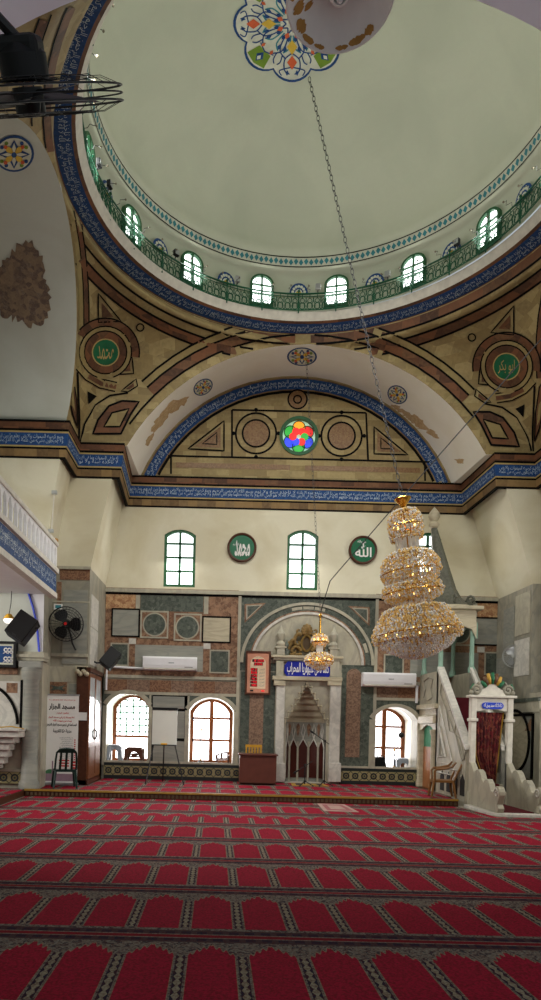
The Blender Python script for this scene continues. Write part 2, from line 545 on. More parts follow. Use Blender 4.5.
m = MB().box(-3.64, 4.72, 12.90, 12.96, PZ-.022, PZ+.012)
m.build('edge_strip', 'edge_yellow', pl)
m = MB()
for i in range(104): m.box(-3.6+i*.08, -3.555+i*.08, 12.912, 12.93, .03, .09)
m.build('riser_pattern', 'riser_brown', pl)
struct(slab('floor_side_platform', [(-9, 7.2), (-3.62, 7.2), (-3.66, 13.3), (-9, 13.3)], 0, PZ-.02, 'dark_wood'))
c = MB().prism([(-2.38, -1.5), (6.6, -1.5), (6.6, 4.66), (3.38, 4.66), (3.38, 6.02), (6.6, 6.02), (6.6, 10.62), (-3.6, 10.62), (-3.6, 7.12), (-3.02, 7.12), (-3.02, 6.02), (-2.38, 6.02)], 0, .008, FLAT).build('prayer_carpet', 'prayer_carpet')
tag(c, 'red carpet woven with rows of arched prayer niches over the main floor', 'carpet')
c = MB().prism([(-3.6, 10.62), (6.6, 10.62), (6.6, 11.45), (4.85, 11.45), (4.7, 12.9), (-3.6, 12.9)], 0, .0085, FLAT).build('prayer_carpet', 'prayer_carpet_join')
tag(c, 'strip of red niche carpet joined out of line along the platform step', 'carpet')
c = MB().prism([(-3.6, 12.965), (4.70, 12.965), (4.70, 15.94), (-2.6, 15.94), (-2.6, 14.1), (-3.45, 14.1), (-3.4, 13.16), (-3.6, 13.16)], PZ-.01, PZ, FLAT).build('prayer_carpet', 'prayer_carpet_platform')
tag(c, 'red niche carpet on the raised platform below the windows', 'carpet')
c = slab('prayer_carpet', [(-8.9, 7.3), (-3.66, 7.3), (-3.68, 13.15), (-8.9, 13.15)], PZ-.019, PZ-.008, 'prayer_carpet_platform')
tag(c, 'red carpet on the side platform beneath the gallery', 'carpet')

# ---- lower qibla wall with its three arched openings and the mihrab recess
def opening(x0, x1, ytop, yspr, ysill, Y=YW, n=14):
    a, b, _, _ = wrect(x0, ytop, x1, ysill, Y)
    xm = (x0+x1)/2
    zt, zs, zb = P(xm, ytop, Y).z, P(xm, yspr, Y).z, P(xm, ysill, Y).z
    w, h = (b-a)/2, zt-zs
    R = (w*w+h*h)/(2*h); c = (a+b)/2; zc = zt-R; a0 = math.asin(w/R)
    arc = [(c+R*math.sin(-a0+2*a0*i/n), zc+R*math.cos(-a0+2*a0*i/n)) for i in range(n+1)]
    return [(a, zb)]+arc+[(b, zb)], (a, b, zb, zs, zt)
OA, DA = opening(106.5, 148, 693, 706, 764)
OB, DB = opening(188.5, 233.5, 697.5, 711, 766)
OC, DC = opening(372.5, 416.5, 707, 720, 773)
MX0, MX1, MZ1 = P(286, 720, YW).x, P(326, 720, YW).x, P(306, 684, YW).z
niche = [(MX0, PZ), (MX0, P(300, 722, YW).z), ((MX0+MX1)/2, MZ1), (MX1, P(300, 722, YW).z), (MX1, PZ)]
wf = struct(MB().prism([(XLc-.6, 0)] + [(MX0, 0)] + niche + [(MX1, 0), (XR+.6, 0), (XR+.6, ZM), (XLc-.6, ZM)], 0, .45, XZ(YW), holes=[OA, OB, OC]).build('wall_front', 'grey_marble'))
def window(k, O, D, kind):
    a, b, zb, zs, zt = D
    d = 1.0
    m = MB()
    # reveal: the inside of the deep opening
    rows = [[(x, YW+.45, z) for x, z in O], [(x, YW+1.12, z) for x, z in O]]
    for r in rows: r.append(r[0])
    m.grid(rows)
    rev = MB(); rev.v, rev.f, rev.m = m.v, m.f, m.m
    rv = rev.build('window_reveal', 'reveal_white', wf, recalc=False)
    cx, w = (a+b)/2, (b-a)/2
    fr = MB(); t = .085; y0, y1 = YW+d, YW+d+.08
    inner = [(cx+(x-cx)*(1-t/w), zb+t+(z-zb)*(1-1.75*t/(zt-zb))) for x, z in O]
    fr.prism(O, y0-YW, y1-YW, XZ(YW), holes=[inner])
    if kind == 'mullion':
        fr.box(cx-.05, cx+.05, y0-.01, y1, zb+.05, zt-.05)
        for q in (.36, .7): fr.box(a+.05, b-.05, y0, y1, zb+(zt-zb)*q-.028, zb+(zt-zb)*q+.028)
    else:
        fr.box(a+.05, b-.05, y0, y1, zb+(zt-zb)*.36, zb+(zt-zb)*.36+.06)
    f = struct(fr.build('window_%d' % k, 'window_wood'))
    MB().prism(O, 0, .02, XZ(y1+.06)).build('pane', 'daylight', f)
    if kind == 'grille':
        g = MB()
        for i in range(1, 6): g.box(a+(b-a)*i/6-.016, a+(b-a)*i/6+.016, y1+.02, y1+.05, zb+.6*(zt-zb)*.66, zt-.08-.14*abs(i/6-.5))
        for i in range(6):
            z = zb+(zt-zb)*(.45+.095*i); g.box(a+.06, b-.06, y1+.02, y1+.05, z-.016, z+.016)
        g.build('grille', 'pale_green', f)
    sill = MB().box(a-.02, b+.02, YW-.02, YW+1.1, zb-.03, zb).build('window_sill', 'white_marble', wf)
    arch = O[1:-1]
    m = MB(); rows = []
    for dy in (-.035, 0):
        pass
    out = [(cx+(x-cx)*(1+.09/w), z+.07*(z-zb)/(zt-zb)+.01) for x, z in arch]
    ring = [(x, z) for x, z in out]+[(x, z) for x, z in reversed(arch)]
    m.prism(ring, -.04, 0, XZ(YW))
    m.box(a-.09, a, YW-.04, YW, zb-.03, arch[0][1]); m.box(b, b+.09, YW-.04, YW, zb-.03, arch[-1][1])
    m.build('window_surround', 'pale_marble', wf)
    zt2 = P(cx*F/YW+VX, 695.5, YW).z
    MB().prism([(a-.1, arch[0][1])]+arch+[(b+.1, arch[-1][1]), (b+.1, max(zt2, zt+.1)), (a-.1, max(zt2, zt+.1))], -.012, 0, XZ(YW)).build('spandrel', 'green_marble', wf)
    return f
plain('pale_green', (110, 170, 140), .5)
window(1, OA, DA, 'grille'); window(2, OB, DB, 'mullion'); window(3, OC, DC, 'mullion')

pn = lambda name, mat, x0, y0, x1, y1, d=.02, e=0: None
def panel(name, mat, x0, y0, x1, y1, d=.02, frame=None, fw=1.4):
    a, b, c, e = wrect(x0, y0, x1, y1, YW)
    f = fw*YW/F
    if frame:
        MB().prism([(a, c), (b, c), (b, e), (a, e)], -d-.012, 0, XZ(YW), holes=[[(a+f, c+f), (b-f, c+f), (b-f, e-f), (a+f, e-f)]]).build(name+'_frame', frame, wf)
        MB().box(a+f, b-f, YW-d, YW, c+f, e-f).build(name, mat, wf)
    else: MB().box(a, b, YW-d, YW, c, e).build(name, mat, wf)
def half_wall(mir):
    """the inlaid stones of one side; mir maps a column so that the other side is its mirror image"""
    def p(name, mat, x0, y0, x1, y1, **k):
        a, b = mir(x0), mir(x1); s = (1 if a < b else -1)
        dy = ((a+b)/2-(x0+x1)/2)*.0244
        panel(name, mat, min(a, b), y0+dy, max(a, b), y1+dy, **k)
    p('breccia_field', 'red_breccia', 105, 589, 238, 679, d=.012)
    p('breccia_panel', 'cream_breccia', 106, 588.5, 135.5, 609)
    p('white_strip', 'pale_marble', 136, 589.5, 140, 610)
    p('green_panel', 'green_marble', 140.5, 591, 203.5, 611.5)
    p('white_strip', 'pale_marble', 204, 593.5, 208.5, 614)
    p('breccia_panel', 'red_breccia', 209, 595, 237, 616)
    p('grey_panel', 'slab_marble', 111.5, 608.5, 140, 637, frame='ink_line')
    p('cream_panel', 'cream_marble', 202, 616.5, 231, 643, frame='ink_line')
    for x0, x1, xc, yc in ((140.5, 168.5, 154.7, 624.7), (174, 201.5, 187.4, 627.5)):
        p('circle_panel', 'red_breccia', x0, yc-13.7, x1, yc+13.7, d=.026, frame='pale_marble', fw=1.5)
        c = P(mir(xc), yc+(mir(xc)-xc)*.0244, YW)
        MB().prism(circ(c.x, c.z, .285, 36), -.034, 0, XZ(YW)).build('circle_border', 'pale_marble', wf)
        MB().prism(circ(c.x, c.z, .252, 36), -.042, 0, XZ(YW)).build('green_disc', 'green_marble', wf)
    p('brown_strip', 'brown_granite', 169, 612.5, 173.5, 640, d=.03)
    p('slab_panel', 'slab_marble', 135, 645.5, 203, 671)
    p('green_panel', 'green_marble', 110.5, 643, 129, 666, frame='pale_marble')
    p('green_panel', 'green_marble', 209.5, 650, 229.5, 673.5, frame='pale_marble')
    p('rosette', 'white_marble', 129, 638.5, 136, 644, d=.032)
    p('rosette', 'white_marble', 203.5, 643.5, 210.5, 649, d=.032)
    p('white_strip', 'pale_marble', 104.5, 676, 238, 679, d=.03)
    for i in range(6):
        x = 105.5+i*22; p('brown_block', ('brown_granite', 'pink_granite')[i % 2], x, 679.3+i*.5, x+21.8, 692+i*.5, d=.018)
    p('white_strip', 'pale_marble', 104.5, 692.5, 238, 695.3, d=.03)
    p('dark_frame', 'ink_line', 150.5, 694.5, 187, 766, d=.012)
    for y0, y1 in ((696.5, 708.5), (711, 738), (741, 763.5)): p('veined_panel', 'slab_marble', 153, y0, 184.5, y1, d=.024)
    p('white_strip', 'pale_marble', 148.6, 694, 150.6, 766, d=.03); p('white_strip', 'pale_marble', 186.8, 694.5, 188.8, 767, d=.03)
    p('white_strip', 'pale_marble', 236.5, 596, 239.5, 768, d=.034)
half_wall(lambda x: x)
half_wall(lambda x: 613-x)
# middle bay: green dado with pink granite strips
for x0, x1 in ((240, 276), (341, 373)): panel('green_dado', 'green_marble', x0, 672, x1, 768, d=.014)
panel('granite_strip', 'pink_granite', 249, 692, 263, 756, d=.026); a_, b_, c_, e_ = wrect(345.5, 676, 360, 757, YW)
MB().prism([(a_, c_), (b_, c_)]+[((a_+b_)/2+(b_-a_)/2*math.cos(PI*i/12), e_+(b_-a_)/2*math.sin(PI*i/12)) for i in range(13)]+[(a_, c_)][:0], -.026, 0, XZ(YW)).build('granite_strip', 'pink_granite', wf)
# tiled dado along the foot of the wall
for x0, x1 in ((104, 240), (240, 278), (337, 373), (373, 420)):
    a, b, _, _ = wrect(x0, 770, x1, 780, YW)
    MB().box(a, b, YW-.05, YW, PZ, .52).build('tile_dado', 'tile_base', wf)
    MB().box(a, b, YW-.06, YW, .52, .57).build('white_strip', 'pale_marble', wf)
# the great blind arch over the mihrab
cA = P(307, 664, YW)
def arch_band(name, mat, r0, r1, d, n=40, a0=0.0, a1=PI):
    sx, sz = YW/F, YW/F*.915
    pts = [(cA.x+r1*sx*math.cos(a0+(a1-a0)*i/n), cA.z+r1*sz*math.sin(a0+(a1-a0)*i/n)) for i in range(n+1)]
    pts += [(cA.x+r0*sx*math.cos(a1-(a1-a0)*i/n), cA.z+r0*sz*math.sin(a1-(a1-a0)*i/n)) for i in range(n+1)]
    MB().prism(pts, -d, 0, XZ(YW)).build(name, mat, wf)
panel('green_spandrel', 'green_marble', 239.5, 598, 374.5, 672, d=.008)
fan = [(cA.x+66*YW/F*math.cos(PI*i/40), cA.z+66*YW/F*.915*math.sin(PI*i/40)) for i in range(41)]
MB().prism(fan, -.014, 0, XZ(YW)).build('arch_tympanum', 'pale_marble', wf)
arch_band('arch_moulding', 'pale_marble', 64, 67, .06); arch_band('arch_inlay', 'green_marble', 58, 64, .03)
arch_band('arch_inlay', 'red_breccia', 56.5, 58, .04); arch_band('arch_moulding', 'white_marble', 54, 56.5, .055)
for a in (PI*.44, PI*.5, PI*.56, PI*.1):
    arch_band('arch_lozenge', 'pale_marble', 59.4, 62.6, .036, 8, a-.085, a+.085)
for s, cx in ((1, 243), (-1, 371)):
    t = [(cx+s*3, 607), (cx+s*20, 606), (cx+s*3, 622)]
    for sc, mt, d in ((1.0, 'red_breccia', .016), (.78, 'pale_marble', .024), (.6, 'green_marble', .03)):
        mx, my = sum(q[0] for q in t)/3, sum(q[1] for q in t)/3
        w = [P(mx+(q[0]-mx)*sc*1.25, my+(q[1]-my)*sc*1.25 + (cx-307)*.0244, YW) for q in t]
        MB().prism([(v.x, v.z) for v in w], -d, 0, XZ(YW)).build('spandrel_triangle', mt, wf)

# ---- piers, returns and the side halls
def loft(p0, z0, p1, z1):
    m = MB(); n = len(p0)
    vs = [(x, y, z0) for x, y in p0]+[(x, y, z1) for x, y in p1]
    fs = [(i, (i+1) % n, (i+1) % n+n, i+n) for i in range(n)]
    tr = tessellate_polygon([[Vector((x, y, 0)) for x, y in p0]])
    fs += [tuple(t) for t in tr]+[tuple(i+n for i in reversed(t)) for t in tr]
    return m.add(vs, fs)
Lw = [(-9, YI), (XL1, YI), (XLa, YP), (-2.95, YP), (-2.95, YW), (XLc, YW), (XLc, 17.6), (-9, 17.6)]
Lm = [(-9, YI), (XL1, YI), (XLa, YP), (XLb, YP), (XLc, YW), (XLc, 17.6), (-9, 17.6)]
Lt = [(-9, YI), (-3.09, YI), (-3.07, YP), (-2.16, YP), (-2.22, YW), (-2.22, 17.6), (-9, 17.6)]
wl = struct(loft(Lw, 0, Lw, 2.62).build('wall_left', 'pale_marble'))
loft(Lm, 2.62, Lm, ZM+.1).build('upper_facing', 'grey_marble', wl)
loft(Lm, ZM+.1, Lt, ZB1).build('upper_plaster', 'white_plaster', wl)
Rl = [(11, YI), (XRa, YI), (XRa, YP), (XR, YP), (XR, YW), (XR, 17.6), (11, 17.6)]
Rt = [(11, YI), (6.70, YI), (6.68, YP), (5.84, YP), (5.80, YW), (5.80, 17.6), (11, 17.6)]
wr = struct(loft(Rl, 0, Rl, ZM).build('wall_right', 'grey_marble'))
loft(Rl, ZM, Rt, ZB1).build('upper_plaster', 'white_plaster', wr)
def upper_arch(x0, x1, yt, ys, yb): return opening(x0, x1, yt, ys, yb, YW, 8)
U1, V1 = upper_arch(164, 195.5, 529.5, 535, 587); U2, V2 = upper_arch(287, 318, 530, 536, 590); U3, V3 = upper_arch(415, 441, 532.5, 539, 588)
wu = struct(MB().prism([(XLc-.3, ZM), (XR+.3, ZM), (5.9, ZB1), (-2.3, ZB1)], 0, .5, XZ(YW), holes=[U1, U2, U3]).build('wall_front_upper', 'white_plaster'))
for k, (O, D) in enumerate(((U1, V1), (U2, V2), (U3, V3))):
    a, b, zb, zs, zt = D; cx, w = (a+b)/2, (b-a)/2
    m = MB(); t = .065
    inner = [(cx+(x-cx)*(1-t/w), zb+t+(z-zb)*(1-1.8*t/(zt-zb))) for x, z in O]
    m.prism(O, .02, .1, XZ(YW), holes=[inner])
    m.box(cx-.028, cx+.028, YW+.03, YW+.09, zb, zt-.03)
    for q in (.28, .52, .76): m.box(a+.03, b-.03, YW+.03, YW+.09, zb+(zt-zb)*q-.02, zb+(zt-zb)*q+.02)
    f = struct(m.build('window_%d' % (4+k), 'window_green'))
    MB().prism(O, .13, .15, XZ(YW)).build('pane', 'daylight_soft', f)
# plaster lip / moulding where the marble facing ends
tr = struct(MB().box(XLc, XR, YW-.07, YW, ZM-.05, ZM+.04).build('trim_1', 'pale_marble'))
struct(MB().box(XLc, XR, YW-.03, YW, ZM-.1, ZM-.05).build('trim_2', 'ink_line'))
def sweep(path, prof):
    """prof: (offset towards the hall, z) pairs carried along a plan path"""
    nrm = []
    for a, b in zip(path, path[1:]):
        d = Vector((b[0]-a[0], b[1]-a[1])).normalized(); nrm.append(Vector((d.y, -d.x)))
    rows = []
    for i, p in enumerate(path):
        if i == 0: o = nrm[0]
        elif i == len(path)-1: o = nrm[-1]
        else:
            o = nrm[i-1]+nrm[i]; o = o/max(.3, o.dot(nrm[i]))
        rows.append([(p[0]+o.x*d, p[1]+o.y*d, z) for d, z in prof])
    return MB().grid(rows)
BZ = 6.975
bz = lambda px: BZ+px*.02116
PROF = [('ink_line', -16.8, -15.2), ('gold_blocks', -15.2, -8.6), ('ink_line', -8.6, -6.9), ('line_gold', -6.9, -5.6), ('blue_tile', -5.6, 5.6),
        ('line_gold', 5.6, 6.9), ('ink_line', 6.9, 9.2), ('rust_blocks', 9.2, 15.0), ('ink_line', 15.0, 17)]
off = lambda px: .015+.1*(px+17)/34
band = None
for mt, a, b in PROF:
    e = .012 if mt in ('line_gold',) else 0
    prof = [(-.05, bz(a)), (off(a)+e, bz(a)), (off(b)+e, bz(b)), (-.05, bz(b))]
    o = sweep(BAND, prof).build('band_course' if band else 'trim_3', mt, band)
    if not band: band = struct(o)
AYAH = ['بسم الله الرحمن الرحيم', 'الله لا اله الا هو الحي القيوم', 'لا تاخذه سنة ولا نوم', 'له ما في السموات وما في الارض', 'من ذا الذي يشفع عنده الا باذنه',
        'يعلم ما بين ايديهم وما خلفهم', 'ولا يحيطون بشيء من علمه', 'وسع كرسيه السموات والارض', 'ولا يئوده حفظهما وهو العلي العظيم']
def line_on_wall(mb, k, a, b, z0, z1, d, per=.95):
    """writing along one straight face of the cornice, from plan point a to b"""
    a, b = Vector(a), Vector(b); L = (b-a).length; t = (b-a)/L; nn = Vector((t.y, -t.x))
    n = max(1, round(L/per))
    for i in range(n):
        for lay, (q0, q1) in enumerate(((0, .62), (.4, 1.0))):
            s = AYAH[(k+i*2+lay) % len(AYAH)]
            x0, x1 = L*(i+.02)/n, L*(i+.98)/n
            write(mb, s, x0, x1, z0+(z1-z0)*q0, z0+(z1-z0)*q1,
                  lambda u, v, t_: (a.x+t.x*u+nn.x*(d+.1*(v-z0)/.9), a.y+t.y*u+nn.y*(d+.1*(v-z0)/.9), v), bold=-.008)
m = MB(); d0 = off(-5)+.006
for i, (a, b) in enumerate(zip(BAND, BAND[1:])):
    aa, bb = Vector(a), Vector(b)
    if i == 0: aa = Vector((-6.5, YI))
    if i == len(BAND)-2: continue
    line_on_wall(m, i, aa, bb, bz(-4.6), bz(4.6), d0+.004)
m.build('inscription', 'tile_white', band)

# ---- arches
def arc3(pl, pc, pr, n=24):
    """circular arc through left foot, crown and right foot in a wall plane; returns (x, z)"""
    (x1, z1), (x2, z2), (x3, z3) = pl, pc, pr
    d = 2*(x1*(z2-z3)+x2*(z3-z1)+x3*(z1-z2))
    ux = ((x1*x1+z1*z1)*(z2-z3)+(x2*x2+z2*z2)*(z3-z1)+(x3*x3+z3*z3)*(z1-z2))/d
    uz = ((x1*x1+z1*z1)*(x3-x2)+(x2*x2+z2*z2)*(x1-x3)+(x3*x3+z3*z3)*(x2-x1))/d
    R = math.hypot(x1-ux, z1-uz); a1 = math.atan2(x1-ux, z1-uz); a3 = math.atan2(x3-ux, z3-uz)
    return [(ux+R*math.sin(a1+(a3-a1)*i/n), uz+R*math.cos(a1+(a3-a1)*i/n)) for i in range(n+1)]
xz = lambda v: (v.x, v.z)
AQ = arc3((P(127, 447, YP).x, ZB1), xz(P(303, 344.5, YP)), (P(486, 454, YP).x, ZB1))
TQ = arc3((P(140, 474, YW).x, ZB1), xz(P(298, 376, YW)), (P(452, 482, YW).x, ZB1))
sof = MB()
rows = []
for t in range(5):
    t /= 4; rows.append([(a[0]*(1-t)+b[0]*t, YP*(1-t)+YW*t, a[1]*(1-t)+b[1]*t) for a, b in zip(AQ, TQ)])
sof.grid(rows)
so = struct(sof.build('ceiling_vault', 'vault_plaster', smooth=True, recalc=False))
S_sof = Surf(sof)
for f_, e_ in ((-1, -2.5), (1, 6.1)):
    i_ = 0 if f_ < 0 else -1
    MB().add([(AQ[i_][0], YP, ZB1), (TQ[i_][0], YW, ZB1), (e_, YW, ZB1), (e_, YP, ZB1)], [(0, 1, 2, 3)]).build('spring_ledge', 'vault_plaster', so)
RC = P(299, 436, YW); RR = 18.3*YW/F
tym = MB().prism([(x, z) for x, z in TQ], 0, .3, XZ(YW), holes=[circ(RC.x, RC.z, RR, 36)])
ty = struct(tym.build('wall_tympanum', 'tan_blocks'))
S_tym = Surf(tym, .006)
ink, goldm, rust, blue, white = MB(), MB(), MB(), MB(), MB()
tq = [proj((x, YW, z)) for x, z in TQ]
def inset(pts, d):
    out = []
    for i, p in enumerate(pts):
        a, b = pts[max(0, i-1)], pts[min(len(pts)-1, i+1)]
        tx, ty_ = b[0]-a[0], b[1]-a[1]; L = math.hypot(tx, ty_)
        out.append((p[0]-ty_/L*d, p[1]+tx/L*d))
    return out
inlay(ink, S_tym, inset(tq, 0.8), 1.6); inlay(goldm, S_tym, inset(tq, 2.2), 1.2); inlay(blue, S_tym, inset(tq, 8), 10.5)
inlay(goldm, S_tym, inset(tq, 13.9), 1.2); inlay(ink, S_tym, inset(tq, 15.8), 2.6)
def seg(mb, S, pts, w, k=1.5): inlay(mb, S, pts, w, 0, k)
K = 1.8
for pts in ([(232, 410), (366, 413)], [(174, 456), (424, 462)], [(232, 410), (232, 457.5)], [(366, 413), (368, 461)], [(171, 456), (171, 474)], [(424.5, 462), (425, 481)], [(174, 456), (168, 456)], [(424, 462), (430, 462)]):
    seg(ink, S_tym, pts, 1.8)
for cx, cy in ((256, 433.5), (341.5, 436)):
    inlay_disc(ink, S_tym, cx, cy, 19.3, 21.2, 0, 1.5); inlay_disc(ink, S_tym, cx, cy, 12.6, 14.4, 0, 1.5); inlay_disc(rust, S_tym, cx, cy, 0, 12.8, 0, 1.3)
    for dx, dy in ((0, -23.5), (0, 23.5), (-22.5, 0), (22.5, 0)): inlay_disc(ink, S_tym, cx+dx, cy+dy, 0, 2, 0, 1.5, n=10)
inlay_disc(ink, S_tym, 297.5, 399.5, 8.6, 10.2, 0, 1.5); inlay_disc(rust, S_tym, 297.5, 399.5, 0, 8.6, 0, 1.3); inlay_disc(ink, S_tym, 297.5, 399.5, 3, 4.6, 0, 1.5)
for t in ([(188, 449), (224, 421), (224, 451)], [(374, 427), (408, 455), (374, 454)]):
    mx, my = sum(q[0] for q in t)/3, sum(q[1] for q in t)/3
    inlay(ink, S_tym, t, 1.6, 0, 1.7, closed=True)
    g = [(mx+(q[0]-mx)*.72, my+(q[1]-my)*.72) for q in t]; inlay_poly(rust, S_tym, g, 0, 1.3)
    g = [(mx+(q[0]-mx)*.4, my+(q[1]-my)*.4) for q in t]; inlay(ink, S_tym, g, 1.2, 0, 1.7, closed=True)
tb = MB(); inlay(rust, S_tym, [(176, 465), (290, 467.5)], 5); inlay(rust, S_tym, [(305, 468), (420, 470.5)], 5)
inlay(goldm, S_tym, [(146, 479.5), (296, 483)], 5, 0, 1.2); inlay(goldm, S_tym, [(296, 483), (448, 486.5)], 5, 0, 1.2)
ink.build('black_inlay', 'ink_line', ty); goldm.build('gold_inlay', 'gold_blocks', ty); rust.build('brown_inlay', 'brown_marble', ty); blue.build('tile_arch', 'blue_tile', ty)
m = MB()
mid = inset(tq, 8)
L = [0]
for a, b in zip(mid, mid[1:]): L.append(L[-1]+math.hypot(b[0]-a[0], b[1]-a[1]))
def along(pts, L, s):
    s = max(0, min(L[-1]-1e-4, s))
    for i in range(len(L)-1):
        if L[i+1] >= s:
            t = (s-L[i])/(L[i+1]-L[i]); a, b = pts[i], pts[i+1]
            tx, ty_ = b[0]-a[0], b[1]-a[1]; q = math.hypot(tx, ty_)
            return a[0]+tx*t, a[1]+ty_*t, tx/q, ty_/q
def wr_tym(u, v, t):
    x, y, tx, ty_ = along(mid, L, u); return P(x+ty_*v, y-tx*v, YW-.02)
for i in range(9):
    for lay, (q0, q1) in enumerate(((-4.4, 1.2), (-1, 4.4))):
        write(m, AYAH[(i*2+lay) % 9], L[-1]*(i+.02)/9, L[-1]*(i+.98)/9, q0, q1, wr_tym, bold=-.008)
m.build('inscription', 'tile_white', ty)
# rose window
rw = MB()
rim = circ(RC.x, RC.z, RR+.03, 36); rw.prism(rim, -.03, .05, XZ(YW), holes=[circ(RC.x, RC.z, RR-.045, 36)])
r = RR-.05
rw7 = struct(rw.build('window_7', 'window_green'))
MB().prism(circ(RC.x, RC.z, RR, 36), .1, .12, XZ(YW)).build('clear_pane', 'glass_clear', rw7)
for i in range(6):
    a = PI/2+i*PI/3
    cxx, czz = RC.x+r*.53*math.cos(a), RC.z+r*.53*math.sin(a)
    cm = ['glass_orange', 'glass_green', 'glass_blue', 'glass_green', 'glass_blue', 'glass_red'][i]
    petal = [(RC.x+r*(.12+.82*t)*math.cos(a+w*s), RC.z+r*(.12+.82*t)*math.sin(a+w*s)) for s, seq in ((1, range(9)), (-1, range(8, -1, -1))) for t, w in [(q/8, .48*math.sin(PI*(q/8)**.8)**.6) for q in seq]]
    MB().prism(circ(RC.x+r*.6*math.cos(a), RC.z+r*.6*math.sin(a), r*.385, 22), .06+.002*i, .075, XZ(YW)).build('petal_pane', cm, rw7)
    MB().tube([(RC.x+r*.6*math.cos(a)+r*.385*math.cos(q), YW+.055, RC.z+r*.6*math.sin(a)+r*.385*math.sin(q)) for q in [2*PI*j/22 for j in range(22)]], .012, 4, closed=True).build('lead_line', 'window_green', rw7)
    b = a+PI/6
    cm2 = ['glass_red', 'glass_red', 'glass_blue', 'glass_red', 'glass_green', 'glass_red'][i]
    MB().prism(circ(RC.x+r*.36*math.cos(b), RC.z+r*.36*math.sin(b), r*.24, 16), .03+.002*i, .045, XZ(YW)).build('heart_pane', cm2, rw7)

# ---- dome ring, drum, dome, pendentives
CX, CY, RZ, RB = AX, 10.14, 9.775, 4.06
AN = arc3((-2.42, ZB1), (.5, 8.30), (3.42, ZB1))
pos = lambda R, th, z: Vector((CX+R*math.sin(th), CY+R*math.cos(th), z))
def side_edge(xf, x1, Y0):                   # edge of a side arch from its spring at Y0 to its crown
    a = arc3((Y0, ZB1), (CY, 9.5), (2*CY-Y0, ZB1), 24)[:13]
    return [Vector((xf+(x1-xf)*((z-ZB1)/(9.5-ZB1))**.9, y, z)) for y, z in a]
EL, ER = side_edge(-3.08, -2.52, YI), side_edge(6.69, 5.54, YI)
ELn, ERn = side_edge(-3.08, -2.52, 2*CY-YI), side_edge(6.69, 5.54, 2*CY-YI)
QL = [Vector((x, YP, z)) for x, z in AQ[:13]]; QR = [Vector((x, YP, z)) for x, z in reversed(AQ[12:])]
NL = [Vector((x, YN, z)) for x, z in AN[:13]]; NR = [Vector((x, YN, z)) for x, z in reversed(AN[12:])]
def resample(pts, n):
    L = [0]
    for a, b in zip(pts, pts[1:]): L.append(L[-1]+(b-a).length)
    out = []
    for k in range(n+1):
        s = L[-1]*k/n
        for i in range(len(L)-1):
            if L[i+1] >= s-1e-9:
                out.append(pts[i].lerp(pts[i+1], (s-L[i])/max(1e-9, L[i+1]-L[i]))); break
    return out
def pendentive(A, B, corner, th0, th1, n=28, k=20):
    A = resample(A+[pos(RB, th0, RZ)], n); B = resample(B+[pos(RB, th1, RZ)], n)
    bot = resample([A[0], Vector(corner), B[0]], k)
    rows = []
    for i in range(n+1):
        s = i/n; row = []
        for j in range(k+1):
            u = j/k
            tp = pos(RB, th0+(th1-th0)*u, RZ)
            q = A[i]*(1-u)+B[i]*u + (bot[j]-(A[0]*(1-u)+B[0]*u))*(1-s) + (tp-(A[n]*(1-u)+B[n]*u))*s**1.15
            row.append(q)
        rows.append(row)
    return MB().grid(rows)
pens = {}
pens['front_left'] = pendentive(QL, EL, (-3.07, YP, ZB1), 0, -PI/2)
pens['front_right'] = pendentive(QR, ER, (6.68, YP, ZB1), 0, PI/2)
pens['near_left'] = pendentive(NL, ELn, (-3.08, YN, ZB1), -PI, -PI/2)
pens['near_right'] = pendentive(NR, ERn, (6.69, YN, ZB1), PI, PI/2)
PO, PS = {}, {}
for i, (k, mb) in enumerate(pens.items()):
    PO[k] = struct(mb.build('ceiling_pendentive' if i == 0 else 'ceiling_pendentive.%03d' % i, 'tan_blocks', smooth=True, recalc=False)); PS[k] = Surf(mb, .006)
# side and near vaults
def vault(E, En, dx):
    e = E[:-1]+list(reversed(En)); m = MB()
    m.grid([[p+Vector((dx*t, 0, 0)) for p in e] for t in (0, .5, 1)]); return m
vl = vault(EL, ELn, -6.2); vlo = struct(vl.build('ceiling_vault_left', 'cool_plaster', smooth=True, recalc=False)); S_vl = Surf(vl, .008)
vault(ER, ERn, 5).build('ceiling_vault_right', 'cool_plaster', smooth=True, recalc=False)['kind'] = 'structure'
nv = MB().grid([[(x, y, z) for x, z in AN] for y in (YN, 2, -2.5)])
struct(nv.build('ceiling_vault_near', 'lilac_plaster', smooth=True, recalc=False)); S_nv = Surf(nv)
yn = 2*CY-YI
struct(slab('wall_near_left', [(-9, -2.5), (-2.42, -2.5), (-2.42, YN), (-3.08, YN), (-3.08, yn), (-9, yn)], 0, ZB1, 'cool_plaster'))
struct(slab('wall_near_right', [(11, 4.7), (3.42, 4.7), (3.42, YN), (6.69, YN), (6.69, yn), (11, yn)], 0, ZB1, 'cool_plaster'))
struct(MB().box(3.42, 4.0, -2.5, 4.7, 6.9, ZB1).build('beam_near_right', 'cool_plaster'))
struct(MB().box(-9.3, -9, yn-.2, 17.6, 0, 10).build('wall_far_left', 'cool_plaster')); struct(MB().box(11, 11.3, yn-.2, 17.6, 0, 10).build('wall_far_right', 'cool_plaster'))
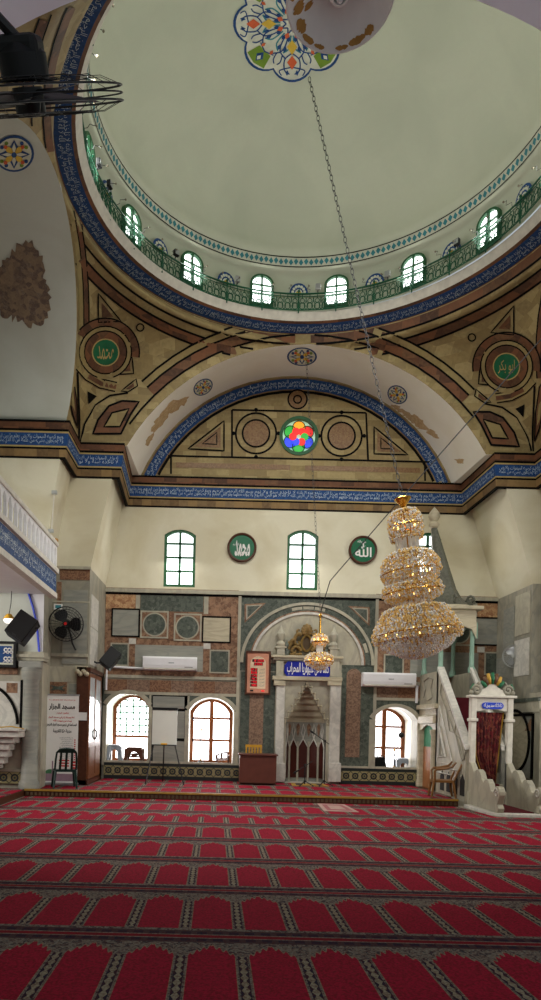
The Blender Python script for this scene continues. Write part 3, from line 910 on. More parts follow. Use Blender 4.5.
# ring courses: (radius, height) from the inscription up to the ledge
ring = [('rust_blocks', 4.06, RZ, 4.045, RZ+.01), ('blue_tile', 4.045, RZ+.01, 3.79, RZ+.055), ('rust_blocks', 3.79, RZ+.055, 3.735, RZ+.08), ('aged_white', 3.735, RZ+.08, 3.645, RZ+.215)]
rg = None
for mt, r0, z0, r1, z1 in ring:
    o = MB().lathe([(r0, z0), (r1, z1)], (CX, CY, 0), 96).build('ring_course' if rg else 'ceiling_ring', mt, rg, smooth=True, recalc=False)
    if not rg: rg = struct(o)
MB().lathe([(3.645, RZ+.215), (3.95, RZ+.25)], (CX, CY, 0), 96).build('ledge_top', 'aged_white', rg, recalc=False)
m = MB()
def wr_ring(th0):
    def f(u, v, t): 
        r = 4.04+(3.795-4.04)*v-.002; return pos(r, th0+u, RZ+.0115+.0425*v-.009)
    return f
NS = 26
for i in range(NS):
    for lay, (q0, q1) in enumerate(((.06, .62), (.4, .94))):
        write(m, AYAH[(i*2+lay) % 9], .005, 2*PI/NS-.005, q0, q1, wr_ring(-PI+2*PI*i/NS), bold=-.008)
m.build('inscription', 'tile_white', rg)
DX = CX-.08
dm = MB(); prof = [(3.72, RZ+.25), (3.72, RZ+.93), (3.66, RZ+1.0), (3.56, RZ+1.05), (3.52, RZ+1.26)]
prof += [(3.50*math.cos(PI/2*i/16)+.001, RZ+1.27+1.7*math.sin(PI/2*i/16)) for i in range(17)]
dm.lathe(prof, (DX, CY, 0), 96)
dome = struct(dm.build('ceiling_dome', 'dome_plaster', smooth=True, recalc=False)); S_dm = Surf(dm, .008)
# leaf border of the dome
zl0, zl1 = RZ+1.06, RZ+1.25
rl = lambda z: 3.555-(z-zl0)*.19
MB().lathe([(rl(zl0)-.006, zl0), (rl(zl1)-.006, zl1)], (DX, CY, 0), 96).build('leaf_border', 'pale_tile', dome, smooth=True, recalc=False)
m, g = MB(), MB()
m.lathe([(rl(zl0)-.012, zl0), (rl(zl0+.018)-.012, zl0+.018)], (DX, CY, 0), 96); m.lathe([(rl(zl1-.018)-.012, zl1-.018), (rl(zl1)-.012, zl1)], (DX, CY, 0), 96)
for i in range(216):
    a = 2*PI*i/216; w = 2*PI/216; up = i % 2
    q = lambda u, z: Vector((DX+(rl(z)-.014)*math.sin(a+u*w), CY+(rl(z)-.014)*math.cos(a+u*w), z))
    z0, z1 = (zl0+.03, zl0+.15) if up else (zl1-.03, zl1-.15)
    zm = z0+(z1-z0)*.45
    g.add([q(-.45, zm), q(0, z0), q(.45, zm), q(0, z1)], [(0, 1, 2, 3)])
m.build('border_line', 'ink_line', dome, recalc=False); g.build('border_leaves', 'teal', dome, recalc=False)
# drum windows and the tiled lunettes between them
for k in range(15):
    th = math.radians(13.3+24*k); M = Matrix.Translation((DX, CY, 0)) @ Matrix.Rotation(-th, 4, 'Z')
    fn = lambda u, v, t: M @ Vector((u, 3.70-t, v))
    w, z0, zs, zt = .245, RZ+.30, RZ+.75, RZ+.93
    arch = [(-w, z0)]+[(w*math.sin(a), zs+(zt-zs)*math.cos(a)) for a in [-PI/2+PI*i/12 for i in range(13)]]+[(w, z0)]
    inn = [(x*.82, z0+.045+(z-z0)*.87) for x, z in arch]
    m = MB().prism(arch, -.02, .07, fn, holes=[inn])
    m.prism([(-.018, z0), (.018, z0), (.018, zt-.03), (-.018, zt-.03)], .01, .06, fn)
    for q in (.38, .66): z = z0+(zt-z0)*q; m.prism([(-w+.02, z-.01), (w-.02, z-.01), (w-.02, z+.01), (-w+.02, z+.01)], .015, .055, fn)
    f = struct(m.build('window_%d' % (8+k), 'window_green'))
    MB().prism([(x*.95, z0+.01+(z-z0)*.96) for x, z in arch], .0, .008, fn).build('pane', 'dome_day', f)
    th2 = th+math.radians(12); M2 = Matrix.Translation((DX, CY, 0)) @ Matrix.Rotation(-th2, 4, 'Z')
    fn2 = lambda u, v, t: M2 @ Vector((u, 3.68-t-abs(u)*.04, v))
    zc = RZ+.60
    hf = lambda r: [(r*math.cos(PI*i/14), zc+r*1.15*math.sin(PI*i/14)) for i in range(15)]
    MB().prism(hf(.185), 0, .02, fn2).build('lunette', 'royal_grey', dome) if 'royal_grey' in MATS else None
    lm = MB(); lm.prism(hf(.19), 0, .015, fn2); l0 = lm.build('lunette', 'blue_tile', dome)
    lw = MB()
    for i in range(7):
        a = PI*(i+.5)/7; lw.prism(circ(.125*math.cos(a), zc+.15*math.sin(a), .03, 8), .015, .022, fn2)
        lw.prism(circ(.065*math.cos(a), zc+.075*math.sin(a), .018, 6), .015, .022, fn2)
    lw.build('lunette_flowers', 'pale_tile', dome)
    ly = MB(); ly.prism([(.05*math.cos(PI*i/8), zc+.05*math.sin(PI*i/8)) for i in range(9)], .015, .023, fn2); ly.build('lunette_heart', 'yellow', dome)
plain('panel_red', (66, 26, 20), .4); plain('gold_dull', (128, 104, 56), .4, .5, .2); plain('mat_gold', (180, 140, 60), .9); plain('mat_dark', (70, 60, 60), .9); plain('mat_pale', (170, 140, 130), .95); plain('mat_rose', (150, 90, 92), .95)
plain('crown_dark', (70, 54, 34), .5); plain('dull_bulb', (120, 112, 92), .5); plain('cab_glass', (190, 200, 205), .05, spec=1.0); glow('bulb_white', (255, 250, 240), 1.3); plain('painted_recess_shade', (40, 38, 36), .8); plain('door_orange', (152, 98, 58), .5); plain('cloth_green', (62, 130, 98), .8)
plain('column_green', (128, 158, 140), .4); breccia('spire_stone', [(70, 72, 62), (104, 104, 92), (84, 84, 74), (122, 120, 104)], 24, .6); plain('plaque_blue', (40, 70, 190), .4)
plain('fan_green', (40, 104, 70), .5); plain('fan_gold', (186, 146, 60), .5); plain('fan_brown', (96, 66, 44), .5)
breccia('curtain_red', [(60, 14, 18), (96, 24, 28), (50, 16, 20), (120, 60, 44), (66, 18, 22)], 26, .95, (1, 1, .6))
WORLD, LOWER, UPPER, DRUM, DRUM_AIM, EXPO, SIDE, NEAR = .46, 26, 34, 9.5, .6, 0.0, 150, 46
# ================================================================= inlay of the pendentives
def pend_inlay(key, sg, Q, E):
    S, owner = PS[key], PO[key]
    ink, rust, tan, gold, green, dark = MB(), MB(), MB(), MB(), MB(), MB()
    X = (lambda p: p) if sg < 0 else (lambda p: (612-p[0], p[1]+(612-2*p[0])*.03))
    XS = lambda ps: [X(p) for p in ps]
    eR = [proj(pos(RB, sg*PI/2*i/30, RZ)) for i in range(31)]
    eQ = [proj(v) for v in Q]; eE = [proj(v) for v in E]
    # courses that follow the ring
    for d, w, mb, k in ((5, 8, rust, 1), (9.8, 2.1, ink, 1.2), (18.6, 2.1, ink, 1.2), (23.4, 8, rust, 1), (28.4, 2.1, ink, 1.2)): inlay(mb, S, inset(eR, sg*d), w, 0, k)
    # courses that follow the side arch
    for d, w, mb, k in ((.8, 1.8, ink, 1.6), (4, 4.5, tan, 1.5), (6.8, 1.2, ink, 1.6), (9.3, 4, rust, 1.5), (12, 1.4, ink, 1.6)):
        inlay(mb, S, inset([p for p in eE if p[1] < 372+(sg > 0)*10], -sg*d), w, 0, k)
    # courses that follow the great arch
    q = [p for p in eQ if p[1] < 432+(sg > 0)*6]
    for d, w, mb, k in ((4.5, 9, tan, 1.7), (9.6, 2.1, ink, 2), (15, 9.4, rust, 1.8), (20.4, 2.1, ink, 2), (24.3, 6.6, tan, 1.8), (28.4, 2.1, ink, 2)):
        inlay(mb, S, inset(q if d < 12 else [p for p in q if p[1] < 412+(sg > 0)*8], sg*d), w, 0, k)
    # loop near the foot
    lp = XS([(93, 434), (98, 420), (109, 406), (122, 401), (139, 402), (131, 414), (121, 434)])
    inlay_poly(rust, S, lp, 0, 2.2); inlay(ink, S, lp, 2.1, 0, 2.5, closed=True)
    li = XS([(104, 427), (112, 413), (129, 409), (120, 427)])
    inlay_poly(tan, S, li, 0, 2.8); inlay(ink, S, li, 1.8, 0, 3.1, closed=True)
    inlay(ink, S, XS([(80, 442), (84, 424), (95, 405), (110, 395.5), (128, 393)]), 1.8, 0, 2.4)
    inlay(ink, S, XS([(78.5, 442), (79, 420), (78, 396), (77, 372)]), 1.8, 0, 2.4)
    lf = XS([(67, 364), (72, 373), (76, 400), (77, 428), (72, 414), (67.5, 392)])
    inlay_poly(rust, S, lf, 0, 2.2); inlay(ink, S, lf, 1.3, 0, 2.5, closed=True)
    ln = XS([(70, 386), (72.5, 390), (74.5, 412), (71, 404)]); inlay_poly(tan, S, ln, 0, 2.8)
    inlay_poly(dark, S, XS([(87, 391), (96.5, 396), (88, 404)]), 0, 2.4)
    # bars, triangles and the roundel
    bar = XS([(79, 366), (88, 376), (101, 383.5), (116, 387)])
    inlay(ink, S, bar, 10.5, 0, 2.0); inlay(tan, S, bar, 8, 0, 2.3); inlay(rust, S, bar[1:], 4.5, 0, 2.6)
    for t, inner in (([(117, 374.5), (132, 357), (133.5, 373.5)], 1), ([(121, 391), (136, 379), (137.5, 386), (128, 392)], 1), ([(98, 293), (98, 322), (121, 321)], 1), ([(98, 300), (152, 330), (120, 327)], 0)):
        t = XS(t); mx, my = sum(p[0] for p in t)/len(t), sum(p[1] for p in t)/len(t)
        if inner:
            inlay(ink, S, t, 1.4, 0, 2.2, closed=True); inlay_poly(rust, S, [(mx+(p[0]-mx)*.5, my+(p[1]-my)*.5) for p in t], 0, 2.2)
    cx, cy = X((140, 327)); inlay_disc(ink, S, cx, cy, 3, 4.4, 0, 2.4, n=14)
    cx, cy = X((105, 352)); cy += 2*(sg > 0)
    inlay_disc(ink, S, cx, cy, 33.5, 35, 0, 2.2, a0=PI*.95, a1=2.05*PI); inlay_disc(rust, S, cx, cy, 27, 33.6, 0, 2.1, a0=PI*.95, a1=2.05*PI)
    inlay_disc(tan, S, cx, cy, 21, 27, 0, 2.5); inlay_disc(ink, S, cx, cy, 25.6, 27, 0, 2.9, a0=PI*.6, a1=2.4*PI)
    inlay_disc(ink, S, cx, cy, 20.8, 22.2, 0, 2.9); inlay_disc(rust, S, cx, cy, 14, 21, 0, 2.8); inlay_disc(gold, S, cx, cy, 12.8, 14, 0, 3.2)
    inlay_disc(green, S, cx, cy, 0, 12.8, 0, 3.1)
    for mb, mt, nm in ((ink, 'ink_line', 'black_inlay'), (rust, 'rust_blocks', 'red_inlay'), (tan, 'gold_tan', 'tan_inlay'), (gold, 'line_gold', 'roundel_rim'), (green, 'disc_green', 'green_roundel'), (dark, 'ink_line', 'dark_triangle')):
        if mb.f: mb.build(nm, mt, owner, recalc=False)
    t = MB()
    vs, fs, w, a, b = text2d('محمد' if sg < 0 else 'ابو بكر')
    pts = [S.at(cx+(x/w-.5)*17, cy-((y-a)/(b-a)-.5)*14, 3.6) for x, y in vs]
    t.add([p for p in pts], [f for f in fs]) if all(p is not None for p in pts) else None
    if t.f: t.build('roundel_writing', 'line_gold', owner, recalc=False)
blocks('gold_tan', [(124, 108, 66), (150, 133, 88), (136, 118, 78), (166, 149, 104)], (.2, .2, .2))
pend_inlay('front_left', -1, QL, EL); pend_inlay('front_right', 1, QR, ER)
for key, sg in (('near_left', -1), ('near_right', 1)):
    S, owner = PS[key], PO[key]
    ink, rust = MB(), MB()
    eR = [proj(pos(RB, sg*(PI/2+PI/2*i/20*.9), RZ)) for i in range(21)]
    for d, w, mb in ((4, 7, rust), (8.6, 1.6, ink), (20, 1.6, ink), (25, 8, rust), (30, 1.6, ink)): inlay(mb, S, inset(eR, sg*d), w, 0, 1.3)
    if ink.f: ink.build('black_inlay', 'ink_line', owner, recalc=False)
    if rust.f: rust.build('red_inlay', 'rust_blocks', owner, recalc=False)

# painted medallions of the vaults
def medallion(S, owner, cx, cy, r, ry, rot=0.0):
    b, p, o, y, g = MB(), MB(), MB(), MB(), MB()
    T = lambda u, v: (cx+u*r*math.cos(rot)-v*r*ry*math.sin(rot), cy+u*r*math.sin(rot)+v*r*ry*math.cos(rot))
    inlay_disc(b, S, cx, cy, 0, r, 0, 1, ry, rot=rot); inlay_disc(p, S, cx, cy, 0, r*.88, 0, 1.5, ry, rot=rot)
    for i in range(4):
        a = PI/4+i*PI/2
        for da, mb, l, w, k in ((0, y, .72, .16, 2.4), (PI/4, b, .8, .2, 2), (PI/4, p, .66, .1, 2.4)):
            c, s = math.cos(a+da), math.sin(a+da)
            inlay_poly(mb, S, [T(0, 0), T(c*l*.5-s*w, s*l*.5+c*w), T(c*l, s*l), T(c*l*.5+s*w, s*l*.5-c*w)], 0, k, 1)
        for dd in (-.22, .22):
            c, s = math.cos(a+dd), math.sin(a+dd); x, yy = T(c*.72, s*.72)
            inlay_disc(g if dd > 0 else b, S, x, yy, 0, r*.1, 0, 2.2, n=8)
        x, yy = T(math.cos(a)*.6, math.sin(a)*.6); inlay_disc(o, S, x, yy, 0, r*.1, 0, 3, n=8)
    x, yy = T(0, 0); inlay_disc(b, S, x, yy, 0, r*.14, 0, 3, n=8)
    for i, (mb, mt, nm) in enumerate(((b, 'blue_tile', 'medallion'), (p, 'pale_tile', 'medallion_field'), (y, 'yellow', 'medallion_petals'), (g, 'leaf_green', 'medallion_leaves'), (o, 'orange', 'medallion_buds'))):
        if mb.f: mb.build(nm, mt, owner, recalc=False)
medallion(S_sof, so, 302, 356.5, 15, .62); medallion(S_sof, so, 203, 387, 10.5, .72, -.6); medallion(S_sof, so, 397.5, 394.5, 10.5, .85, .6)
medallion(S_vl, vlo, 14, 153, 20, .92)
def patch(S, owner, cx, cy, rx, ry, mat, name, n=26, jag=.28, rot=0):
    m = MB(); pts = []
    for i in range(n):
        a = 2*PI*i/n; r = 1-jag*random.random()-.12*math.sin(3*a+cx)
        u, v = rx*r*math.cos(a), ry*r*math.sin(a)
        pts.append((cx+u*math.cos(rot)-v*math.sin(rot), cy+u*math.sin(rot)+v*math.cos(rot)))
    inlay_poly(m, S, pts, 0, 1, 2)
    if m.f: m.build(name, mat, owner, recalc=False)
patch(S_vl, vlo, 21, 286, 33, 44, 'peeled', 'peeled_plaster', 70, .2)
for cx, cy, rx, ry, ro in ((160, 422, 14, 5, -.8), (172, 408, 16, 6, -.6), (182, 402, 9, 4, -.5), (149, 440, 8, 3, -1)): patch(S_sof, so, cx, cy, rx, ry, 'peeled_pale', 'peeled_plaster', 20, .45, ro)
for cx, cy, rx, ry, ro in ((404, 414, 15, 5, .5), (420, 424, 14, 7, .7), (432, 433, 9, 4, .6), (460, 461, 6, 3, .3), (396, 407, 6, 3, .2)): patch(S_sof, so, cx, cy, rx, ry, 'peeled_pale', 'peeled_plaster', 20, .45, ro)

# the painted star at the crown of the dome
def dome_star(cx, cy, R):
    S = S_dm
    b, p, o, y, g, t = MB(), MB(), MB(), MB(), MB(), MB()
    def outline(R):
        out = []
        for i in range(8):
            a = PI/2+i*PI/4
            for j in range(10):
                q = -1.18+2.36*j/9
                out.append((cx+R*(.64*math.cos(a)+.36*math.cos(a+q)), cy+R*(.64*math.sin(a)+.36*math.sin(a+q))))
        return out
    def fan(mb, ps, k):
        for i in range(len(ps)):
            a, c = ps[i], ps[(i+1) % len(ps)]
            for j in range(4):
                f0, f1 = j/4, (j+1)/4
                q = [(cx+(e[0]-cx)*f, cy+(e[1]-cy)*f) for e, f in ((a, f0), (a, f1), (c, f1), (c, f0))]
                q = [S.at(*v, k) for v in q]
                if all(v is not None for v in q): mb.add(q, [(0, 1, 2, 3)])
    fan(b, outline(R), 1); fan(p, outline(R*.955), 1.4)
    pol = lambda r, a: (cx+R*r*math.cos(a), cy+R*r*math.sin(a))
    dia = lambda mb, r, a, l, w, k: inlay_poly(mb, S, [pol(r-l, a), pol(r, a+w/r), pol(r+l, a), pol(r, a-w/r)], 0, k, 1)
    for i in range(8):
        a = PI/2+i*PI/4
        if i % 2:
            inlay_poly(g, S, [pol(.66, a-.2), pol(.66, a+.2), pol(.9, a+.22), pol(.93, a), pol(.9, a-.22)], 0, 1.8, 1)
            dia(b, .78, a, .1, .07, 2.2); dia(p, .8, a, .05, .035, 2.6)
            inlay(b, S, [pol(.62, a-.25), pol(.66, a), pol(.62, a+.25)], 1.2, 0, 2)
            dia(o, .6, a+.16, .05, .03, 2.2); dia(o, .6, a-.16, .05, .03, 2.2)
        else:
            dia(o, .66, a, .12, .085, 2.2); dia(y, .4, a, .13, .09, 2.2)
            for s in (-1, 1):
                inlay(b, S, spline([pol(.5, a), pol(.62, a+s*.2), pol(.8, a+s*.16), pol(.86, a+s*.05)], 4), 1.3, 0, 2)
                inlay(b, S, spline([pol(.74, a+s*.02), pol(.82, a+s*.26), pol(.9, a+s*.2)], 4), 1.2, 0, 2)
                dia(b, .84, a+s*.1, .05, .03, 2)
        for s in (-1, 1):
            inlay(b, S, spline([pol(.1, a), pol(.3, a+s*.5), pol(.5, a+s*.42), pol(.6, a+s*.2)], 4), 1.3, 0, 2)
            inlay(t, S, spline([pol(.2, a+s*.1), pol(.42, a+s*.12), pol(.52, a+s*.3)], 4), 1.5, 0, 1.8)
            inlay(b, S, spline([pol(.55, a+s*.3), pol(.68, a+s*.3), pol(.74, a+s*.36)], 4), 1.2, 0, 2)
            dia(b, .45, a+s*.28, .06, .035, 2.1); dia(b, .27, a+s*.2, .05, .03, 2.1)
        dia(o, .22, a+PI/8, .06, .045, 2.4)
    for mb, mt, nm in ((b, 'blue_tile', 'star_drawing'), (p, 'pale_tile', 'star_field'), (o, 'orange', 'star_diamonds'), (y, 'yellow', 'star_petals'), (g, 'leaf_green', 'star_lobes'), (t, 'teal', 'star_stems')):
        mb.build(nm, mt, dome, recalc=False)
dome_star(292, 23, 59)

# ---- left side hall: arched recess, column, panels (part of the wall)
YI0 = YI
def lpanel(name, mat, x0, y0, x1, y1, d=.03):
    a, b, c, e = wrect(x0, y0, x1, y1, YI); b = min(b, XL1)
    MB().box(a, b, YI-d, YI, c, e).build(name, mat, wl)
apx = [(-20, 660), (-16, 625), (-8, 598), (4, 576), (13, 566), (22, 577), (31, 600), (37, 625), (40, 658)]
mid = spline([(p[0], p[1], 0) for p in apx], 4)
al = [P(p.x, p.y, YI) for p in mid]
MB().box(-7, XL1, YI-.012, YI, P(10, 662, YI).z, 4.0).build('arch_wall', 'white_paint', wl)
MB().prism([(v.x, v.z) for v in al], -.03, 0, XZ(YI)).build('arch_recess', 'cool_plaster', wl)
MB().tube([v+Vector((0, -.035, 0)) for v in al], .022, 5).build('arch_line', 'blue_line', wl)
m = MB()
for z, d in ((0, .1), (.06, .14), (.12, .07)): m.box(-7, XL1+d*.4, YI-d, YI+.3, P(30, 661, YI).z+z, P(30, 661, YI).z+z+.06)
m.build('cornice', 'pale_marble', wl)
zc = P(30, 668, YI).z
cx = P(31, 720, YI).x
m = MB().lathe([(.2, PZ), (.2, .25), (.165, .3), (.155, zc-.25), (.19, zc-.2), (.2, zc)], (cx, YI-.03, 0), 20)
m.box(cx-.21, cx+.21, YI-.2, YI, zc, zc+.12); m.build('engaged_column', 'slab_marble', wl, smooth='auto')
lpanel('marble_panel', 'white_marble', -30, 681, 21, 728); lpanel('breccia_strip', 'red_breccia', -30, 667, 18, 674)
lpanel('frame_line', 'ink_line', 20.6, 680, 22.4, 728, .045); lpanel('red_triangle', 'red_breccia', 7, 683, 18, 693, .034)
oc = [P(-22+40*math.cos(a), 724+42*math.sin(a), YI)+Vector((0, -.04, 0)) for a in [-PI/2+PI/2*i/20 for i in range(21)]]
MB().tube(oc, .03, 6).build('oval_line', 'ink_line', wl)
lpanel('tile_dado', 'tile_base', -30, 771, 22, 783, .05); lpanel('marble_skirting', 'pale_marble', -30, 768.5, 22, 771, .06)
# joints and strips on the pier front
def ppanel(name, mat, x0, y0, x1, y1, d=.012):
    a, b, c, e = wrect(x0, y0, x1, y1, YP); MB().box(a, b, YP-d, YP, c, e).build(name, mat, wl)
ppanel('grey_slab', 'slab_marble', 63, 590, 87, 664); ppanel('grey_slab', 'pale_marble', 63.5, 666, 79, 682); ppanel('breccia_strip', 'red_breccia', 57, 582, 61.5, 604)
ppanel('breccia_strip', 'brown_granite', 60, 567, 90, 580); ppanel('star_panel', 'brown_granite', 49, 682, 67, 694, .02); ppanel('grey_slab', 'slab_marble', 68, 684, 79, 782)
ppanel('brown_slab', 'pink_granite', 45, 684, 48, 782, .008)
c = P(58, 688, YP); MB().prism([(c.x-.16, c.z+.06), (c.x, c.z+.03), (c.x+.16, c.z+.06), (c.x+.09, c.z), (c.x+.16, c.z-.06), (c.x, c.z-.03), (c.x-.16, c.z-.06), (c.x-.09, c.z)], -.03, 0, XZ(YP)).build('star_inlay', 'green_marble', wl)
MB().box(XLa, XLb, YP-.05, YP, 2.83, 2.9).build('string_course', 'pale_marble', wl)
MB().box(XLa, XLb, YP-.02, YP, 3.98, 4.01).build('string_course', 'pale_marble', wl)
MB().box(XLa, XLb+.02, YP-.05, YP, 4.68, 4.74).build('string_course', 'pale_marble', wl)
for z0, z1 in ((2.7, 3.5), (3.52, 4.2)): MB().box(XLb-.02, XLb+.022, YP+.15, YW-.2, z0, z1).build('return_slab', 'white_marble', wl)
# carved stone that carries the pier over the cupboard
m = MB().box(-2.96, XLb-.0, YP-.1, YP+.3, 2.55, 2.64)
for i in range(4): m.ball((-2.92+.065*i, YP-.1, 2.52-.05*(i % 2)), .055, 8)
m.box(-2.94, -2.74, YP-.06, YP+.25, 2.42, 2.56); m.build('carved_bracket', 'cream_marble', wl)

# ---- right wall: panelled facing with the long oval
def rpt(Yc, z, d=0): return (XR-d, Yc, z)
m = MB()
fnr = lambda u, v, t: (XR-t, u, v)
zo = P(512, 741, 14.9).z
MB().box(XR, XRa, 13.75, YP, 0, 2.3).build('lower_facing', 'pale_marble', wr)
sl = [('white_marble', 14.3, 15.0, 2.7, 3.5), ('slab_marble', 15.05, 15.6, 3.3, 4.3), ('pale_marble', 14.3, 15.0, 3.6, 4.5), ('slab_marble', 15.05, 15.95, 2.5, 3.2)]
for mt, a, b, z0, z1 in sl: MB().prism([(a, z0), (b, z0), (b, z1), (a, z1)], 0, .012, fnr).build('wall_slab', mt, wr)
MB().prism([(13.75, 2.12), (16, 2.12), (16, 2.2), (13.75, 2.2)], 0, .05, fnr).build('green_fillet', 'green_marble', wr)
MB().prism([(13.75, 1.9), (16, 1.9), (16, 2.12), (13.75, 2.12)], 0, .03, fnr).build('pale_fillet', 'pale_marble', wr)
MB().prism([(14.0, .5), (16, .5), (16, 1.86), (14.0, 1.86)], 0, .02, fnr).build('oval_field', 'slab_marble', wr)
MB().prism(circ(14.85, zo, .70, 40, .66), .0, .03, fnr).build('oval_panel', 'cream_marble', wr)
MB().tube([(XR-.04, 14.85+.72*math.cos(2*PI*i/40), zo+.68*math.sin(2*PI*i/40)) for i in range(40)], .03, 6, closed=True).build('oval_line', 'ink_line', wr)
fr = MB()
for a, b, z0, z1 in ((14.0, 14.05, .5, 1.86), (14.0, 16, 1.82, 1.87)): fr.prism([(a, z0), (b, z0), (b, z1), (a, z1)], 0, .04, fnr)
fr.build('frame_line', 'ink_line', wr)
MB().prism([(14.1, 1.5), (14.35, 1.5), (14.1, 1.76)], 0, .035, fnr).build('red_triangle', 'red_breccia', wr)
MB().prism([(14.3, .1), (16, .1), (16, .5), (14.3, .5)], 0, .05, fnr).build('pink_dado', 'pink_granite', wr)
m = MB().box(XR-.02, XRa, 13.7, YP, 2.2, 2.3); m.build('string_course', 'pale_marble', wr)
cx = XR+.28
m = MB().lathe([(.2, 0), (.2, .3), (.15, .36), (.14, 1.75), (.19, 1.85), (.2, 2.0)], (cx, 13.7, 0), 18); m.build('engaged_column', 'slab_marble', wr, smooth='auto')
# ================================================================= things
def base_of(v): return (v.x, v.y, v.z)
# ---- chandeliers
def beads(mb, rings, rnd, size=.02, gap=1.9, amber=.35):
    for r, z in rings:
        n = max(5, int(2*PI*r/(size*gap)))
        for i in range(n):
            a = 2*PI*(i+rnd.random()*.6)/n; rr = r*(1+rnd.uniform(-.05, .05))
            mb.octa((rr*math.cos(a), rr*math.sin(a), z+rnd.uniform(-1, 1)*size*.5), size*rnd.uniform(.7, 1.15), 1 if rnd.random() < amber else 0, 1.35)
def prof_rings(prof, step):
    out = []
    for (r0, z0), (r1, z1) in zip(prof, prof[1:]):
        n = max(1, int(math.hypot(r1-r0, z1-z0)/step))
        out += [(r0+(r1-r0)*i/n, z0+(z1-z0)*i/n) for i in range(n)]
    return out+[prof[-1]]
def hang(o, top, bottom):
    d = (bottom-top).normalized(); o.location = top
    o.rotation_euler = (-d).to_track_quat('Z', 'Y').to_euler()
def chandelier(name, label, top, bottom, k, tiers, rod, size, group=None, bulbs=True):
    rnd = random.Random(3)
    t = thing(name, label, 'chandelier'); hang(t, top, bottom)
    sc = lambda pr: [(r*k, -y*k) for r, y in pr]
    m = MB().lathe(sc([(.5, -.5), (4, 0), (7.5, 2), (7.8, 3), (5, 6), (2.5, 8), (1.6, 9)] if False else [(.5, 1), (8, 0), (8.4, 1), (6, 4), (3.6, 7), (2.4, 9), (3, 11), (1, 12)]), seg=20) if rod == 'cup' else MB().lathe(sc([(.3, 0), (1.6, 2), (1.6, 4), (.4, 5)]), seg=12)
    m.build('canopy', 'gold', t, smooth='auto', local=True)
    zend = max(y for tr in tiers for r, y in tr[1])
    m = MB().tube([(0, 0, -2*k), (0, 0, -(zend-6)*k)], 1.1*k, 8); m.build('stem', 'gold', t, local=True)
    for kind, pr, step in tiers:
        p = sc(pr)
        if kind == 'rods':
            m = MB(); r, z0, z1 = p[0][0], p[0][1], p[-1][1]
            for rr in (r, r*.6):
                for i in range(int(16*rr/r)):
                    a = 2*PI*i/int(16*rr/r); m.tube([(rr*math.cos(a), rr*math.sin(a), z0), (rr*.92*math.cos(a), rr*.92*math.sin(a), z1)], k*.75, 6)
            m.build('glass_rods', 'crystal', t, local=True); continue
        m = MB(); beads(m, prof_rings(p, step*size), rnd, size, amber=.55 if kind == 'tier' else .16); m.build('crystal_tier' if kind == 'tier' else 'crystal_bowl', ['crystal', 'crystal_amber'], t, local=True)
        m = MB(); rm = max(p, key=lambda q: q[0])
        for (r, z) in (p[0], rm, p[-1]):
            m.tube([(r*.93*math.cos(2*PI*i/28), r*.93*math.sin(2*PI*i/28), z) for i in range(28)], k*.55, 5, closed=True)
        for i in range(10):
            a = 2*PI*i/10
            m.tube([(q[0]*.9*math.cos(a), q[0]*.9*math.sin(a), q[1]) for q in p], k*.35, 4)
            r2 = rm[0]*.93; m.tube([(0, 0, p[0][1]), (r2*.5*math.cos(a), r2*.5*math.sin(a), p[0][1]+k*1.0), (r2*math.cos(a), r2*math.sin(a), rm[1])], k*.45, 4)
        if kind == 'tier':
            m.lathe([(rm[0]*1.01, rm[1]-k*.2), (rm[0]*1.03, rm[1]-k*.9), (rm[0]*1.0, rm[1]-k*1.5)], (0, 0, 0), 32)
            m.lathe([(p[0][0]*1.02, p[0][1]+k*.3), (p[0][0]*1.06, p[0][1]-k*.4), (p[0][0]*1.02, p[0][1]-k*1.0)], (0, 0, 0), 32)
        m.build('gold_frame', 'gold', t, local=True)
        if bulbs and kind == 'tier':
            for i in range(8):
                a = 2*PI*(i+.5)/8; MB().ball((rm[0]*.72*math.cos(a), rm[0]*.72*math.sin(a), rm[1]+k*1.5), k*1.0, 8, sq=(1, 1, 1.5)).build('bulb', 'bulb_warm', t, smooth=True, local=True)
    return t
YC = 10.14
top, bot = P(402.5, 498, YC), P(419.5, 660, YC)
tiers = [('tier', [(6, 12), (12, 14), (15.5, 20), (16.5, 28), (16, 36), (15, 41)], 1.6), ('rods', [(11, 40), (11, 55)], 1),
         ('tier', [(16, 54), (23, 58), (27.5, 66), (28.5, 74), (25, 82), (17, 86)], 1.6),
         ('tier', [(18, 86), (27, 88), (29, 94), (26, 100), (17, 103)], 1.6), ('rods', [(16, 102), (16, 110)], 1),
         ('tier', [(19, 108), (30.5, 112), (34, 119), (38.5, 126), (42, 134), (41.5, 141)], 1.5), ('bowl', [(36, 140), (33.5, 146), (28, 151), (20, 155), (11, 158.5), (3, 160)], 1.25)]
chandelier('crystal_chandelier', 'large gold and crystal chandelier in four tiers hanging under the dome', top, bot, (bot-top).length/162, tiers, 'cup', .0185)
dm_hit = S_dm.at(309, 77)
def chain(name, label, cat, a, b, step=.11, r=.006, mat='dark_grey'):
    m = MB(); L = (b-a).length; d = (b-a)/L; n = max(2, int(L/step)); u = d.orthogonal().normalized(); w = d.cross(u)
    for i in range(n):
        c = a+d*(L*(i+.5)/n); s = u if i % 2 else w; h = L/n*.62
        m.tube([c+d*h*math.cos(q)+s*h*.42*math.sin(q) for q in [2*PI*j/8 for j in range(8)]], r, 4, closed=True)
    o = m.build(name, mat); tag(o, label, cat); return o
chain('chain', 'long dark chain from the painted star to the large chandelier', 'chain', dm_hit, top, .10, .0055)
top2, bot2 = P(320.5, 613, 14.9), P(319, 670, 14.9)
